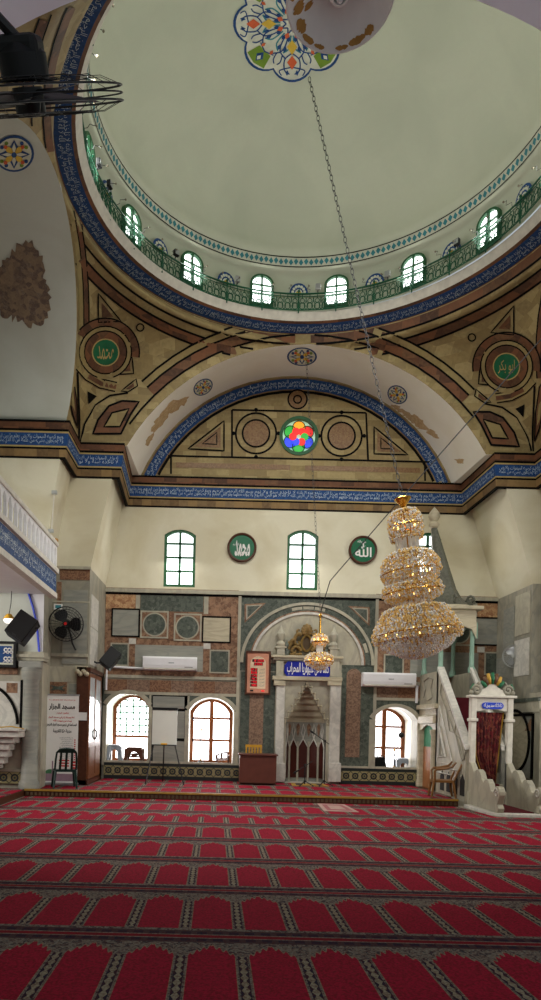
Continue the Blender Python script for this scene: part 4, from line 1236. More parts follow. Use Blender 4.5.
tiers2 = [('tier', [(3, 22), (7, 24), (8.5, 29), (6, 33)], 1.6), ('rods', [(3, 33), (3.4, 44)], 1), ('tier', [(8, 41), (13, 44), (14.5, 49), (12, 53)], 1.6), ('bowl', [(10, 52), (6, 56), (1.5, 58)], 1.5)]
chandelier('crystal_chandelier', 'small gold chandelier hanging in front of the mihrab crown', top2, bot2, (bot2-top2).length/58, tiers2, 'rod', .02)
s2 = S_sof.at(306, 352) or P(306, 350, 14.9)
chain('chain', 'thin chain dropping from the arch soffit to the small chandelier', 'chain', s2, top2, .09, .004)
m = MB().tube([P(548, 332, 12.0), P(533, 348, 12.1), P(402, 497.5, 13.2), P(330, 581, 14.2), P(321, 611, 14.9)], .011, 5)
tag(m.build('cable', 'dark_grey'), 'pale slanting cable from upper right corner to the small chandelier', 'cable')

# ---- white enamel lamp overhead
t = thing('hanging_lamp', 'white enamel lampshade with rusty rim seen from beneath the dome star', 'lamp', base_of(P(340, -1, 5.0)))
R = .395
MB().lathe([(.05, .25), (.1, .24), (.14, .17), (R*.7, .09), (R, 0), (R+.006, -.012), (R-.006, -.012), (R*.7, .07), (.13, .15), (.02, .16)], seg=48).build('lamp_shade', 'enamel', t, smooth='auto', local=True)
MB().lathe([(.07, .15), (.075, .02), (.06, .0), (.045, .0), (.045, .1)], (0, -.0, 0), 20).build('lamp_holder', 'enamel', t, smooth='auto', local=True)
MB().lathe([(.004, .07), (.03, .05), (.035, .02), (.02, -.015), (.002, -.02)], (0, 0, 0), 14).build('bulb', 'white_paint', t, smooth=True, local=True)
m = MB()
for a, r0, da, dr in ((2.8, .31, .14, .05), (2.45, .34, .16, .035), (2.15, .36, .16, .022), (1.85, .367, .12, .014), (1.35, .366, .14, .014), (1.0, .358, .2, .022), (.7, .352, .12, .028), (2.62, .25, .09, .04), (3.15, .345, .12, .03)):
    m = MB(); rows = []
    for ri in range(5):
        row = []
        for ai in range(11):
            q = -1+2*ai/10; w_ = math.sqrt(max(.02, 1-q*q))*random.uniform(.6, 1.0)
            u = min(R-.012, r0+dr*(-1+2*ri/4)*w_)
            z = (.07+(u-R*.7)*(-.082/(R*.3-.006)) if u > R*.7 else .15-(u-.13)*.08/(R*.7-.13))-.004
            row.append((u*math.cos(a+da*q), u*math.sin(a+da*q), z))
        rows.append(row)
    m.grid(rows).build('rust_patch', 'rust_paint', t, local=True, recalc=False)
MB().tube([(0, 0, .24), (0, 0, 1.72)], .014, 8).build('lamp_rod', 'dark_grey', t, local=True)

# ---- fans
def fan(name, label, c, face, R, depth, mats, base, arm, spokes=28, rings=7, hub='dark_grey', wire=.011, flat=.55, ml=.36):
    """a caged fan at c blowing towards face; arm: points from the motor to what carries it (world)"""
    t = thing(name, label, 'fan', base_of(c)); q = Vector(face).to_track_quat('Z', 'Y').to_matrix().to_4x4()
    met, bl = mats; g = MB(); cc = lambda r, z, k=30: [q @ Vector((r*math.cos(2*PI*i/k), r*math.sin(2*PI*i/k), z)) for i in range(k)]
    w = R*wire
    bulge = lambda f, s: s*depth*.5*(1-.55*max(0, (f-flat)/(1-flat))**2)
    for i in range(1, rings+1):
        f = i/rings
        for s in (1, -1): g.tube(cc(R*f, bulge(f, s)), w if i < rings else w*2.2, 5, closed=True)
    for i in range(spokes):
        a = 2*PI*i/spokes
        for s in (1, -1): g.tube([q @ Vector((R*f*math.cos(a), R*f*math.sin(a), bulge(f, s))) for f in (.16, .5, .8, 1.0)], w*.8, 4)
    g.tube(cc(R*1.0, 0), w*1.8, 6, closed=True)
    g.build('cage', met, t, local=True)
    b = MB()
    for k in range(3):
        rows = []
        for j in range(7):
            f = .14+.72*j/6; ww = .26+.42*math.sin(PI*min(1, j/6*.8+.1))
            rows.append([q @ Vector((R*f*math.cos(2*PI*k/3+ww*s), R*f*math.sin(2*PI*k/3+ww*s), depth*.22*s)) for s in (-1, -.5, 0, .5, 1)])
        b.grid(rows)
    b.build('blade', bl, t, smooth=True, local=True, recalc=False)
    h = MB().lathe([(R*.005, depth*.55), (R*.14, depth*.52), (R*.16, depth*.4), (R*.16, -depth*.3)], (0, 0, 0), 20, M=q); h.build('hub', met, t, smooth='auto', local=True)
    MB().lathe([(R*.005, depth*.58), (R*.09, depth*.56), (R*.09, depth*.5)], (0, 0, 0), 16, M=q).build('badge', hub, t, local=True)
    mo = MB().lathe([(R*.22, -depth*.5), (R*.25, -depth*.6), (R*.25, -depth*.5-R*ml), (R*.17, -depth*.5-R*(ml+.08)), (R*.01, -depth*.5-R*(ml+.09))], (0, 0, 0), 20, M=q)
    mo.build('motor', bl, t, smooth='auto', local=True)
    MB().tube([Vector(p)-c for p in arm], R*.055, 8).build('bracket', met, t, local=True)
    return t
c = P(29, 98, 3.3); d = ray_dir(29, 98).normalized(); up = (Vector((0, 0, 1))-d*d.z).normalized()
face = (-up + Vector((.26, 0, 0)) + d*.02).normalized()
nf = fan('wall_fan', 'black caged fan seen edge-on high up close to the camera', c, face, .46, .125, ('black_metal', 'black_plastic'), None, [c+up*.16, c+up*.26+Vector((-.2, -.1, 0)), Vector((-2.37, 2.6, c.z+.35))], wire=.0045, flat=.85, rings=3, spokes=16, ml=.2)
m = MB().box(-.10, .10, -.08, .08, .1, .22); MR = Matrix.Translation(-c+c)
qq = face.to_track_quat('-Z', 'Y').to_matrix().to_4x4(); m.v = [qq @ v for v in m.v]
m.build('motor_box', 'black_plastic', nf, local=True, bevel=.03)
c = P(66, 624, 13.85)
fan('wall_fan', 'round black caged fan with red centre mounted on grey marble pier', c, (.04, -1, -.05), .355, .14, ('black_metal', 'black_plastic'), None, [c+Vector((0, .1, -.02)), c+Vector((.03, .2, -.1)), c+Vector((.1, .2, -.38)), c+Vector((.16, .22, -.5)), c+Vector((.14, .36, -.48))], hub='red_dot')
c = P(514, 656, 15.0)
fan('wall_fan', 'pale grey caged fan turned aside on the marble wall beyond the minbar portal', c, (-.75, -.65, -.05), .25, .14, ('grey_plastic', 'silver'), None, [c+Vector((.06, .06, 0)), c+Vector((.12, .1, -.2)), Vector((XR, 15.2, c.z-.35))], hub='grey_plastic')

# ---- loudspeakers
def speaker(label, c, w, h, dp, rot, arm):
    t = thing('loudspeaker', label, 'speaker', base_of(c)); M = rot
    MB().box(-w/2, w/2, -dp*.3, dp*.7, -h/2, h/2, M=M).build('cabinet', 'black_plastic', t, local=True, bevel=.02)
    MB().box(-w*.46, w*.46, -dp*.3-.012, -dp*.3, -h*.47, h*.47, M=M).build('grille', 'black_metal', t, local=True)
    MB().box(-w*.1, w*.1, -dp*.3-.018, -dp*.3-.01, -h*.43, -h*.39, M=M).build('badge', 'dark_grey', t, local=True)
    MB().tube([Vector(p)-c for p in arm], .022, 8).build('bracket', 'black_metal', t, local=True)
    m = MB(); m.lathe([(.035, -.02), (.045, 0), (.035, .02)], (0, 0, 0), 12, M=M @ Matrix.Translation((w*.5, dp*.2, h*.3)) @ Matrix.Rotation(PI/2, 4, 'Y')); m.build('knob', 'dark_grey', t, local=True)
c = P(22, 627, 12.6)
speaker('black loudspeaker tilted in front of the blue outlined arch', c, .40, .52, .34, Matrix.Rotation(math.radians(33), 4, 'Y') @ Matrix.Rotation(math.radians(-12), 4, 'X'), [c+Vector((.05, .2, .05)), c+Vector((.0, .4, .1)), Vector((c.x-.05, YI, c.z+.1))])
c = P(110.5, 658, 14.9)
speaker('black loudspeaker tilted on an arm beside the left air conditioner', c, .30, .44, .3, Matrix.Rotation(math.radians(36), 4, 'Y') @ Matrix.Rotation(math.radians(-12), 4, 'X'), [c+Vector((-.12, .06, -.1)), P(97, 663, 14.8), P(87.5, 659, 14.8), P(87, 655, 14.8)])

# ---- green roundels with gold writing
def roundel(label, px, py, r, s, bold):
    c = P(px, py, YW-.05); k = YW/F
    t = thing('calligraphy_roundel', label, 'roundel', base_of(c))
    q = Matrix.Rotation(PI/2, 4, 'X')
    MB().lathe([(r*k*.84, .0), (r*k*.86, .03), (r*k*.95, .04), (r*k, .02), (r*k, -.04)], (0, 0, 0), 48, M=q).build('frame', 'dark_wood', t, smooth='auto', local=True)
    MB().prism(circ(0, 0, r*k*.86, 40), -.005, .04, lambda u, v, t_: (u, t_, v)).build('green_field', 'disc_green', t, local=True)
    m = MB()
    for a, x0, x1, z0, z1, b in s: write(m, a, r*k*x0, r*k*x1, r*k*z0, r*k*z1, lambda u, v, t_: (u, -.012, v), bold=b)
    m.build('lettering', 'paper', t, local=True)
roundel('green roundel with white lettering between the first two upper windows', 242, 547.5, 14.6, [('محمد', -.5, .55, -.62, .5, .03), ('صلى الله عليه وسلم', -.62, -.05, .05, .3, .01)], .03)
roundel('green roundel with white lettering beside the large chandelier', 363, 550, 14.2, [('ﷲ', -.55, .6, -.5, .45, .02), ('جل جلاله', -.4, .2, .45, .68, .01)], .03)

# ---- prayer time board
a, b, z0, z1 = wrect(245.5, 651, 270.5, 694.5, 15.9)
t = thing('prayer_time_board', 'dark framed board with red lit digits left of the mihrab', 'board', ((a+b)/2, 15.93, z0))
w, h = (b-a)/2, z1-z0
f = lambda u, v, t_: (u, t_, v)
MB().prism([(-w, 0), (w, 0), (w, h), (-w, h)], -.05, .07, f, holes=[[(-w+.04, .04), (w-.04, .04), (w-.04, h-.04), (-w+.04, h-.04)]]).build('frame', 'dark_wood', t, local=True)
plain('board_pink', (200, 138, 112), .5); plain('board_cream', (222, 198, 166), .5)
MB().box(-w+.03, w-.03, -.02, .06, .03, h-.03).build('panel', 'board_pink', t, local=True)
ar = [(-w*.62, .14), (w*.62, .14), (w*.62, h*.72)]+[(w*.62*math.cos(q), h*.72+h*.16*math.sin(q)) for q in [PI*i/12 for i in range(1, 12)]]+[(-w*.62, h*.72)]
MB().prism(ar, -.028, -.02, f).build('arch_panel', 'board_cream', t, local=True)
def led(x0, x1, z): MB().box(x0, x1, -.034, -.026, z-.02, z+.02).build('led_window', 'black_plastic', t, local=True)
DG = {'0': 'abcdef', '1': 'bc', '2': 'abged', '3': 'abgcd', '4': 'fgbc', '5': 'afgcd', '6': 'afgedc', '7': 'abc', '8': 'abcdefg', '9': 'abcfgd'}
def digits(s, x0, x1, z, hh=.03):
    m = MB(); n = len(s); ww = (x1-x0)/n; g = .006
    for i, ch in enumerate(s):
        cx = x0+ww*(i+.5); q = ww*.34
        S = {'a': (-q, q, hh, hh-g), 'g': (-q, q, g/2, -g/2), 'd': (-q, q, -hh+g, -hh), 'f': (-q, -q+g, hh, 0), 'b': (q-g, q, hh, 0), 'e': (-q, -q+g, 0, -hh), 'c': (q-g, q, 0, -hh)}
        for k in DG.get(ch, ''): x, X_, za, zb = S[k]; m.box(cx+x, cx+X_, -.042, -.036, z+min(za, zb), z+max(za, zb))
    m.build('led_digits', 'led_red', t, local=True)
def ledrow(s, x0, x1, z, hh=.03):
    MB().box(x0-.01, x1+.01, -.036, -.026, z-hh-.008, z+hh+.008).build('led_window', 'black_plastic', t, local=True); digits(s, x0, x1, z, hh)
ledrow('121053', -w*.44, w*.44, h*.78, .026); ledrow('2305', -w*.3, w*.34, h*.70, .026)
for i, s in enumerate(('0412', '0538', '1143', '1451', '1749', '1905')): ledrow(s, -w*.56, -w*.08, h*(.575-.073*i), .024)
m = MB()
for i, s in enumerate(('الفجر', 'الشروق', 'الظهر', 'العصر', 'المغرب', 'العشاء')): write(m, s, w*.1, w*.52, h*(.575-.073*i)-.03, h*(.575-.073*i)+.03, lambda u, v, t_: (u, -.034, v))
write(m, 'مواقيت الصلاة', -w*.3, w*.3, h*.835, h*.87, lambda u, v, t_: (u, -.034, v))
m.build('lettering', 'grey_print', t, local=True)
MB().box(w*.3, w*.55, -.034, -.026, h*.07, h*.1).build('led_strip', 'led_red', t, local=True); MB().box(-w*.6, -w*.35, -.034, -.026, h*.07, h*.105).build('sensor', 'black_plastic', t, local=True)

# ---- air conditioners
def aircon(label, x0, y0, x1, y1, pipe):
    a, b, z0, z1 = wrect(x0, y0, x1, y1, 15.88)
    t = thing('air_conditioner', label, 'air conditioner', ((a+b)/2, YW, z0)); w, h = (b-a)/2, z1-z0
    pr = [(-.005, 0), (-.16, 0), (-.22, .05), (-.235, .12), (-.235, h-.04), (-.21, h), (-.005, h)]
    MB().prism(pr, -w, w, lambda u, v, t_: (t_, u, v)).build('body', 'white_paint', t, local=True, bevel=.012)
    MB().box(-w*.94, w*.94, -.225, -.18, .018, .05).build('louver', 'aged_white', t, local=True)
    MB().box(w*.55, w*.85, -.238, -.23, .07, .085).build('badge', 'grey_print', t, local=True)
    MB().box(-w*.04, w*.16, -.238, -.23, h*.5, h*.58).build('display', 'silver', t, local=True)
    MB().tube([Vector(p)-t.location for p in pipe], .032, 6).build('pipe_cover', 'white_paint', t, local=True)
aircon('white air conditioner on the inlaid wall beneath the green discs', 143, 657, 197, 670.5, [P(143, 668.5, 15.93), P(107, 666.5, 15.93), P(106, 690, 15.93)])
aircon('white air conditioner above the arched window by the minbar', 362, 673, 415, 687, [P(413, 686, 15.93), P(417, 686, 15.93), P(416.5, 703, 15.93)])

# ---- desk and the chair behind it
def boxthing(): pass
c = P(258, 768, 15.1); w = 39.5*15.1/F/2
t = thing('desk', 'plain brown wooden desk on the platform left of the mihrab', 'desk', (c.x, 15.1, PZ)); H = P(258, 754, 15.1).z-PZ
MB().box(-w, w, -.05, .5, H-.035, H).build('desk_top', 'desk_wood', t, local=True, bevel=.006)
MB().box(-w+.03, w-.03, 0, .025, .05, H-.035).build('front_panel', 'desk_wood', t, local=True)
for s in (-1, 1): MB().box(s*(w-.045)-.015, s*(w-.045)+.015, .025, .48, 0, H-.035).build('side_panel', 'desk_wood', t, local=True)
MB().box(-w+.04, w-.04, .05, .46, .02, .06).build('plinth', 'dark_wood', t, local=True)
t = thing('wooden_chair', 'yellow slatted wooden chair standing behind the brown desk', 'chair', (P(253, 760, 15.75).x, 15.775, PZ))
H2 = P(253, 744.5, 15.75).z-PZ; cw = .115
MB().box(-.19, .19, -.17, .17, .43, .46).build('seat', 'yellow_wood', t, local=True, bevel=.006)
for x in (-.17, .17):
    MB().box(x-.016, x+.016, -.17, -.138, 0, H2).build('leg', 'yellow_wood', t, local=True); MB().box(x-.016, x+.016, .138, .17, 0, .43).build('leg', 'yellow_wood', t, local=True)
m = MB().box(-.19, .19, -.175, -.14, H2-.06, H2)
for i in range(4): x = -.1+.0667*i; m.box(x-.014, x+.014, -.165, -.145, .46, H2-.05)
m.build('backrest', 'yellow_wood', t, local=True)

# ---- mihrab
t = thing('mihrab', 'tall marble prayer niche with blue plaque and carved gilt crown', 'mihrab', (P(307, 700, YW).x, YW, PZ))
mx = t.location.x
def mbx(name, mat, x0, y0, x1, y1, d0, d1, bev=.01):
    a, b, z0, z1 = wrect(x0, y0, x1, y1, YW-d0)
    return MB().box(a, b, YW-d0, YW-d1, z0, z1).build(name, mat, t, bevel=bev)
fl = [(P(275, 700, YW).x, PZ), (MX0, PZ)]+niche[1:4]+[(MX1, PZ), (P(340.5, 700, YW).x, PZ), (P(340.5, 700, YW).x, P(307, 657, YW).z), (P(275, 700, YW).x, P(307, 657, YW).z)]
MB().prism(fl, -.05, 0, XZ(YW)).build('marble_front', 'pale_marble', t)
for x0, x1 in ((275.5, 284), (329.5, 340)):
    mbx('pilaster', 'white_marble', x0, 684, x1, 781, .14, .03); mbx('pilaster_base', 'white_marble', x0-1, 763, x1+1, 782, .18, .03); mbx('capital', 'cream_marble', x0-1.5, 680.5, x1+1.5, 685.5, .19, .03)
    mbx('upper_pilaster', 'pale_marble', x0+.8, 661, x1-.6, 677, .13, .03)
mbx('lower_cornice', 'cream_marble', 272.5, 676.5, 342.5, 680.5, .2, 0); mbx('upper_cornice', 'cream_marble', 271.5, 655.5, 343.5, 658, .2, 0); mbx('upper_cornice', 'pale_marble', 273, 658, 342, 660.5, .15, 0)
a, b, z0, z1 = wrect(284.5, 661.5, 331.5, 677.5, YW-.1)
plq = [(a+.08, z0), (b-.08, z0), (b, z0+.1), (b, z1-.1), (b-.08, z1), (a+.08, z1), (a, z1-.1), (a, z0+.1)]
MB().prism(plq, -.1, -.03, XZ(YW)).build('blue_plaque', 'royal_blue', t)
m = MB(); write(m, 'كلما دخل عليها', a+(b-a)*.46, b-.06, z0+.05, z1-.05, lambda u, v, q: (u, YW-.106, v), bold=.015); write(m, 'زكريا المحراب', a+.06, a+(b-a)*.52, z0+.05, z1-.03, lambda u, v, q: (u, YW-.107, v), bold=.015)
m.build('plaque_writing', 'paper', t)
# hollow of the niche: curved wall of pointed red panels under a stepped hood
r = (MX1-MX0)/2; ZS = niche[1][1]; ncx = (MX0+MX1)/2
ell = lambda a_, s=1.0, z=0: Vector((ncx-r*s*math.cos(a_), YW+.92*r*s*math.sin(a_), z))
rows = [[ell(PI*i/24, 1, z) for i in range(25)] for z in (PZ, ZS+.02)]
MB().grid(rows).build('niche_wall', 'slab_marble', t, recalc=False)
MB().prism([(v.x, v.y) for v in rows[0]], PZ-.02, PZ+.005, FLAT).build('niche_floor', 'white_marble', t)
hood, lines = MB(), MB(); nst = 6
for k in range(nst):
    s0 = 1-k/nst*.98; s1 = 1-(k+1)/nst*.98; z0_, z1_ = ZS+(MZ1-ZS)*k/nst, ZS+(MZ1-ZS)*(k+1)/nst
    hood.grid([[ell(PI*i/24, s0, z0_) for i in range(25)], [ell(PI*i/24, s0*.98, z0_+(z1_-z0_)*.6) for i in range(25)], [ell(PI*i/24, s1+.02, z1_) for i in range(25)]])
hood.build('stepped_hood', 'cream_marble', t, recalc=False)
m = MB()
ed = [(MX0-.03, ZS-.04)]
for k in range(nst):
    q = k/nst; q2 = (k+1)/nst
    ed += [(MX0+r*q-.03, ZS+(MZ1-ZS)*(q+.09)), (MX0+r*q2-.03, ZS+(MZ1-ZS)*(q+.1))]
ed.append((ncx, MZ1+.05))
for sgn in (1, -1):
    pts = [(ncx+sgn*(x-ncx), YW-.06, z) for x, z in ed]
    m.tube(pts, .018, 5)
    for i, p in enumerate(pts[:-1]): m.ball(p, .028, 8)
m.build('hood_border', 'cream_marble', t)
for i in range(5):
    a0, a1 = PI*(.05+.18*i)+.03, PI*(.05+.18*(i+1))-.03; am = (a0+a1)/2
    zt, zm = ZS-.1, ZS-.42
    pl_ = lambda u, z, s: ell(a0+(a1-a0)*u, s, z)
    pz = [(0, PZ+.1), (1, PZ+.1), (1, zm-.2), (.5, zm), (0, zm-.2)]
    MB().add([pl_(u, z, .985) for u, z in pz], [(0, 1, 2, 3, 4)]).build('red_panel', 'panel_red', t, recalc=False) if 'panel_red' in MATS else None
    MB().tube([pl_(u, z, .97) for u, z in ((-.05, PZ+.08), (-.05, zm-.2), (.5, zm+.02), (.3, zm+.16), (.5, zt+.06), (.7, zt-.1), (.5, zm+.02), (1.05, zm-.2), (1.05, PZ+.08))], .016, 5).build('panel_frame', 'white_marble', t)
    if i < 4:
        ab = a1+.03; MB().add([ell(ab+u*.11, .983, ZS-.16+z) for u, z in ((-1, .06), (0, .14), (1, .06), (.6, -.1), (0, -.2), (-.6, -.1))], [(0, 1, 2, 3, 4, 5)]).build('red_spandrel', 'red_breccia', t, recalc=False)
    MB().tube([ell(a1+.03, .975, PZ), ell(a1+.03, .975, zm-.05)], .028, 8).build('colonnette', 'pale_marble', t) if i < 4 else None
# crown
zc0 = P(306, 656, YW).z
cxm = P(306, 640, YW).x
K = YW/F
def crown(pts): return [(cxm+u*K, zc0+v*K) for u, v in pts]
cr = lambda pts, d=.12: [(cxm+u*K, YW-d, zc0+v*K) for u, v in pts]
MB().prism(crown([(4.2*math.cos(q)*(1+.12*math.sin(3*q)), 12+7*math.sin(q)) for q in [2*PI*i/24 for i in range(24)]]), -.1, -.03, XZ(YW)).build('crown_cartouche', 'crown_dark', t)
MB().tube(cr([(4.9*math.cos(q), 12+7.8*math.sin(q)) for q in [2*PI*i/24 for i in range(24)]]), .03, 6, closed=True).build('cartouche_rim', 'gold_dull', t)
for i in range(9):
    a_ = PI*(-.06+1.12*i/8); r_ = 8.5-1.5*abs(i-4)/4
    tip_ = (math.cos(a_)*r_*.8, 23+math.sin(a_)*r_)
    MB().tube(cr([(0, 22), (tip_[0]*.5, 22+(tip_[1]-22)*.55), tip_]), [.03, .06, .03], 7).build('crown_leaf', 'old_gold', t, smooth=True)
for s in (1, -1):
    for pts, r_ in (([(5, 20), (8.5, 21), (11, 18.5), (12, 14.5), (11, 11), (8, 10), (7, 12.5), (8.6, 14)], .055), ([(12, 15), (15, 14), (16.5, 10), (18, 6.5), (21, 4.5), (23.6, 2), (22, .8), (20.5, 2)], .055), ([(5, 4), (8, 7.5), (12, 8), (14.5, 5), (13.4, 2.2), (11, 2.6), (11.2, 4.6)], .05), ([(4.5, 1), (10, 1), (17, 1)], .045), ([(16, 9.5), (17.5, 12.5), (20, 11.5), (19.4, 9.4)], .035), ([(8, 21), (9.8, 23.5), (8.6, 25.6), (7, 24.6)], .035)):
        sp_ = [(v.x, v.y) for v in spline([(s*u, v, 0) for u, v in pts], 4)]
        n_ = len(sp_); MB().tube(cr(sp_), [r_*(1-.5*i/n_) for i in range(n_)], 6).build('crown_scroll', 'old_gold', t, smooth=True)
    for u, v, w_ in ((9.5, 4.8, 1.6), (14, 11, 1.5), (19, 2.8, 1.3)): MB().ball((cxm+s*u*K, YW-.1, zc0+v*K), w_*K, 8, sq=(1, .5, 1.2)).build('crown_boss', 'crown_dark', t, smooth=True)
for u in (-25.5, 25.5):
    m = MB(); xx = cxm+(u+(1.5 if u > 0 else 0))*K
    m.box(xx-.09, xx+.09, YW-.17, YW-.02, zc0, zc0+.16); m.box(xx-.13, xx+.13, YW-.19, YW, zc0+.16, zc0+.2)
    m.lathe([(.1, .2), (.12, .26), (.05, .34), (.09, .42), (.1, .5), (.05, .58), (.03, .64), (.002, .72)], (xx, YW-.09, zc0), 16); m.build('finial', 'pale_marble', t, smooth='auto')
for u in (-19.5, 19.5):
    m = MB(); xx = cxm+u*K; m.lathe([(.05, 0), (.07, .08), (.04, .16), (.06, .22), (.03, .3), (.002, .36)], (xx, YW-.12, zc0), 12); m.build('urn', 'green_marble', t, smooth='auto')
# mat in the niche and rug on the floor
def flat_rug(label, pts, z, mat, mat2, name='prayer_mat'):
    o = MB().prism([(p[0], p[1]) for p in pts], z, z+.008, FLAT).build(name, mat)
    cx_, cy_ = sum(p[0] for p in pts)/4, sum(p[1] for p in pts)/4
    MB().prism([(cx_+(p[0]-cx_)*.75, cy_+(p[1]-cy_)*.78) for p in pts], z+.008, z+.0095, FLAT).build('mat_field', mat2, o)
    MB().prism([(cx_+(p[0]-cx_)*.45, cy_+(p[1]-cy_)*.5) for p in pts], z+.0095, z+.011, FLAT).build('mat_centre', mat, o)
    tag(o, label, 'mat')
flat_rug('gold prayer mat laid at the foot of the mihrab', [(1.78, 15.2), (2.62, 15.2), (2.58, 15.88), (1.82, 15.88)], PZ, 'mat_gold', 'mat_dark')
p = P(335, 808, 12.3); flat_rug('small pale patterned mat on the main carpet below the platform step', [(p.x-.3, 11.7), (p.x+.3, 11.65), (p.x+.26, 12.75), (p.x-.25, 12.8)], .009, 'mat_pale', 'mat_rose')

# ---- microphone stands
def mic_stand(label, base, H, boom, mat='black_metal', mic=True, tripod=.2):
    t = thing('microphone_stand', label, 'microphone stand', base_of(base), 0, None)
    MB().tube([(0, 0, .05), (0, 0, H)], .013, 8).build('pole', mat, t, local=True)
    for k in range(3):
        a_ = PI/2+k*2*PI/3+.3; MB().tube([(0, 0, .12), (tripod*math.cos(a_), tripod*math.sin(a_), .012)], .012, 6).build('leg', mat, t, local=True)
    MB().ball((0, 0, H), .03, 8).build('clutch', 'amber' if mat == 'stand_grey' else mat, t, local=True)
    MB().ball((0, 0, .12), .026, 8).build('collar', 'amber' if mat == 'stand_grey' else mat, t, local=True)
    (u0, v0), (u1, v1) = boom
    MB().tube([(u0, -.03, v0), (u1, -.03, v1)], .009, 6).build('boom', mat, t, local=True)
    if mic:
        d_ = Vector((u0-u1, 0, v0-v1)).normalized(); e = Vector((u0, -.03, v0))
        MB().tube([e, e+d_*.05, e+d_*.1, e+d_*.15], [.014, .018, .024, .012], 8).build('microphone', 'black_plastic', t, local=True)
b = Vector((P(324.5, 770, 15.25).x, 15.25, PZ)); hz = lambda y: P(324, y, 15.25).z-PZ; hx = lambda x: P(x, 740, 15.25).x-b.x
mic_stand('black boom microphone stand at the edge of the mihrab niche', b, hz(741), ((hx(315), hz(734.5)), (hx(329), hz(744))))
b = Vector((P(305, 770, 15.1).x, 15.1, PZ)); hx = lambda x: P(x, 740, 15.1).x-b.x
mic_stand('low black microphone stand kneeling height before the mihrab', b, hz(765), ((hx(299.5), hz(770)), (hx(313), hz(761))))
zs = DB[2]; b = Vector((P(200.3, 760, 16.45).x, 16.45, zs)); hz = lambda y: P(200, y, 16.45).z-zs; hx = lambda x: P(x, 740, 16.45).x-b.x
mic_stand('grey boom stand with yellow joints standing in the mullioned window', b, hz(730), ((hx(189.5), hz(717)), (hx(208.5), hz(735))), 'stand_grey', False, .16)
zs = DC[2]; b = Vector((P(394, 765, 16.4).x, 16.4, zs)); hz = lambda y: P(394, y, 16.4).z-zs; hx = lambda x: P(x, 740, 16.4).x-b.x
mic_stand('grey stand with round black head on the sill by the minbar', b, hz(750), ((hx(400), hz(738)), (hx(394.5), hz(757))), 'stand_grey', False, .12)
st = bpy.context.scene.objects
MB().ball((hx(400.8), -.03, hz(735)), .075, 12).build('round_head', 'black_plastic', [o for o in st if o.get('label', '').startswith('grey stand with round')][0], smooth=True, local=True)

# ---- flip chart easel
Y0 = 14.9
lo = lambda px, py, Y=Y0: P(px, py, Y)
t = thing('flipchart_easel', 'white flip chart on a thin black tripod easel between the windows', 'easel', (lo(164.5, 778).x, Y0, PZ)); L0 = t.location
a, b, z0, z1 = wrect(152.3, 708, 177, 744.5, Y0)
MB().box(a, b, Y0-.015, Y0+.02, z0, z1-.03).build('board', 'board_white', t); MB().box(a-.01, b+.01, Y0-.03, Y0+.03, z1-.05, z1+.01).build('clamp_bar', 'black_plastic', t, bevel=.006)
MB().box(a, b, Y0-.06, Y0, z0-.025, z0).build('pen_tray', 'dark_grey', t)
MB().box((a+b)/2-.07, (a+b)/2+.07, Y0-.07, Y0-.02, z0, z0+.03).build('marker', 'amber', t)
for p0, p1 in ((Vector((a+.04, Y0+.02, z0)), Vector((lo(146.5, 780).x, Y0-.25, PZ))), (Vector((b-.04, Y0+.02, z0)), Vector((lo(184.5, 780).x, Y0-.25, PZ))), (Vector(((a+b)/2, Y0+.03, z1-.1)), Vector((lo(161, 775).x, Y0+.55, PZ)))):
    MB().tube([p0, p1], .014, 6).build('leg', 'black_metal', t)

# ---- stools and small chairs in the window recesses
def stool(label, x0, x1, ytop, D, Y, mat, bars=False):
    zb = D[2]; a, b = P(x0, 755, Y).x, P(x1, 755, Y).x; w = (b-a)/2; h = P((x0+x1)/2, ytop, Y).z-zb
    t = thing('plastic_stool', label, 'stool', ((a+b)/2, Y, zb)); s = .8
    top = [(w*s*math.cos(q)*(abs(math.cos(q))**-.5 if abs(math.cos(q)) > .3 else 1), w*s*math.sin(q)) for q in [2*PI*i/24 for i in range(24)]]
    MB().box(-w*.86, w*.86, -w*.8, w*.8, h-.05, h).build('seat', mat, t, local=True, bevel=.02)
    for sx in (-1, 1):
        for sy in (-1, 1):
            m = MB(); p = [(sx*w*.8, sy*w*.74), (sx*w*.97, sy*w*.9)]; q = .05
            vs = []
            for (x, y), z, g in ((p[0], h-.04, .055), (p[1], 0, .035)): vs += [(x-g, y-g, z), (x+g, y-g, z), (x+g, y+g, z), (x-g, y+g, z)]
            m.add(vs, [(0, 1, 5, 4), (1, 2, 6, 5), (2, 3, 7, 6), (3, 0, 4, 7), (3, 2, 1, 0), (4, 5, 6, 7)]); m.build('leg', mat, t, local=True)
    m = MB()
    for sy in (-1, 1):
        pts = [(-w*.8, h-.05), (w*.8, h-.05), (w*.84, h-.2)]+[(w*.62*math.cos(q), h-.24+.13*math.sin(q)) for q in [PI*i/8 for i in range(9)]]+[(-w*.84, h-.2)]
        m.prism(pts, sy*w*.78-.01, sy*w*.78+.01, f)
        if bars: m.box(-w*.84, w*.84, sy*w*.82-.01, sy*w*.82+.01, h*.38, h*.44); m.box(-w*.82, w*.82, sy*w*.8-.01, sy*w*.8+.01, h*.52, h*.57); m.box(-.05, .05, sy*w*.83-.015, sy*w*.83+.015, h*.36, h*.62)
    m.build('apron', mat, t, local=True)
stool('grey plastic stool on the sill of the grilled window', 108, 121, 744.5, DA, 16.35, 'stool_grey')
stool('brown plastic stool with crossbars on the sill of the grilled window', 126, 143, 747, DA, 16.3, 'stool_brown', True)
stool('grey plastic stool on the sill beside the minbar', 396, 409.5, 758, DC, 16.8, 'stool_grey')
zs = DB[2]; cx = P(222.5, 760, 16.5).x; w = 6.3*16.5/F
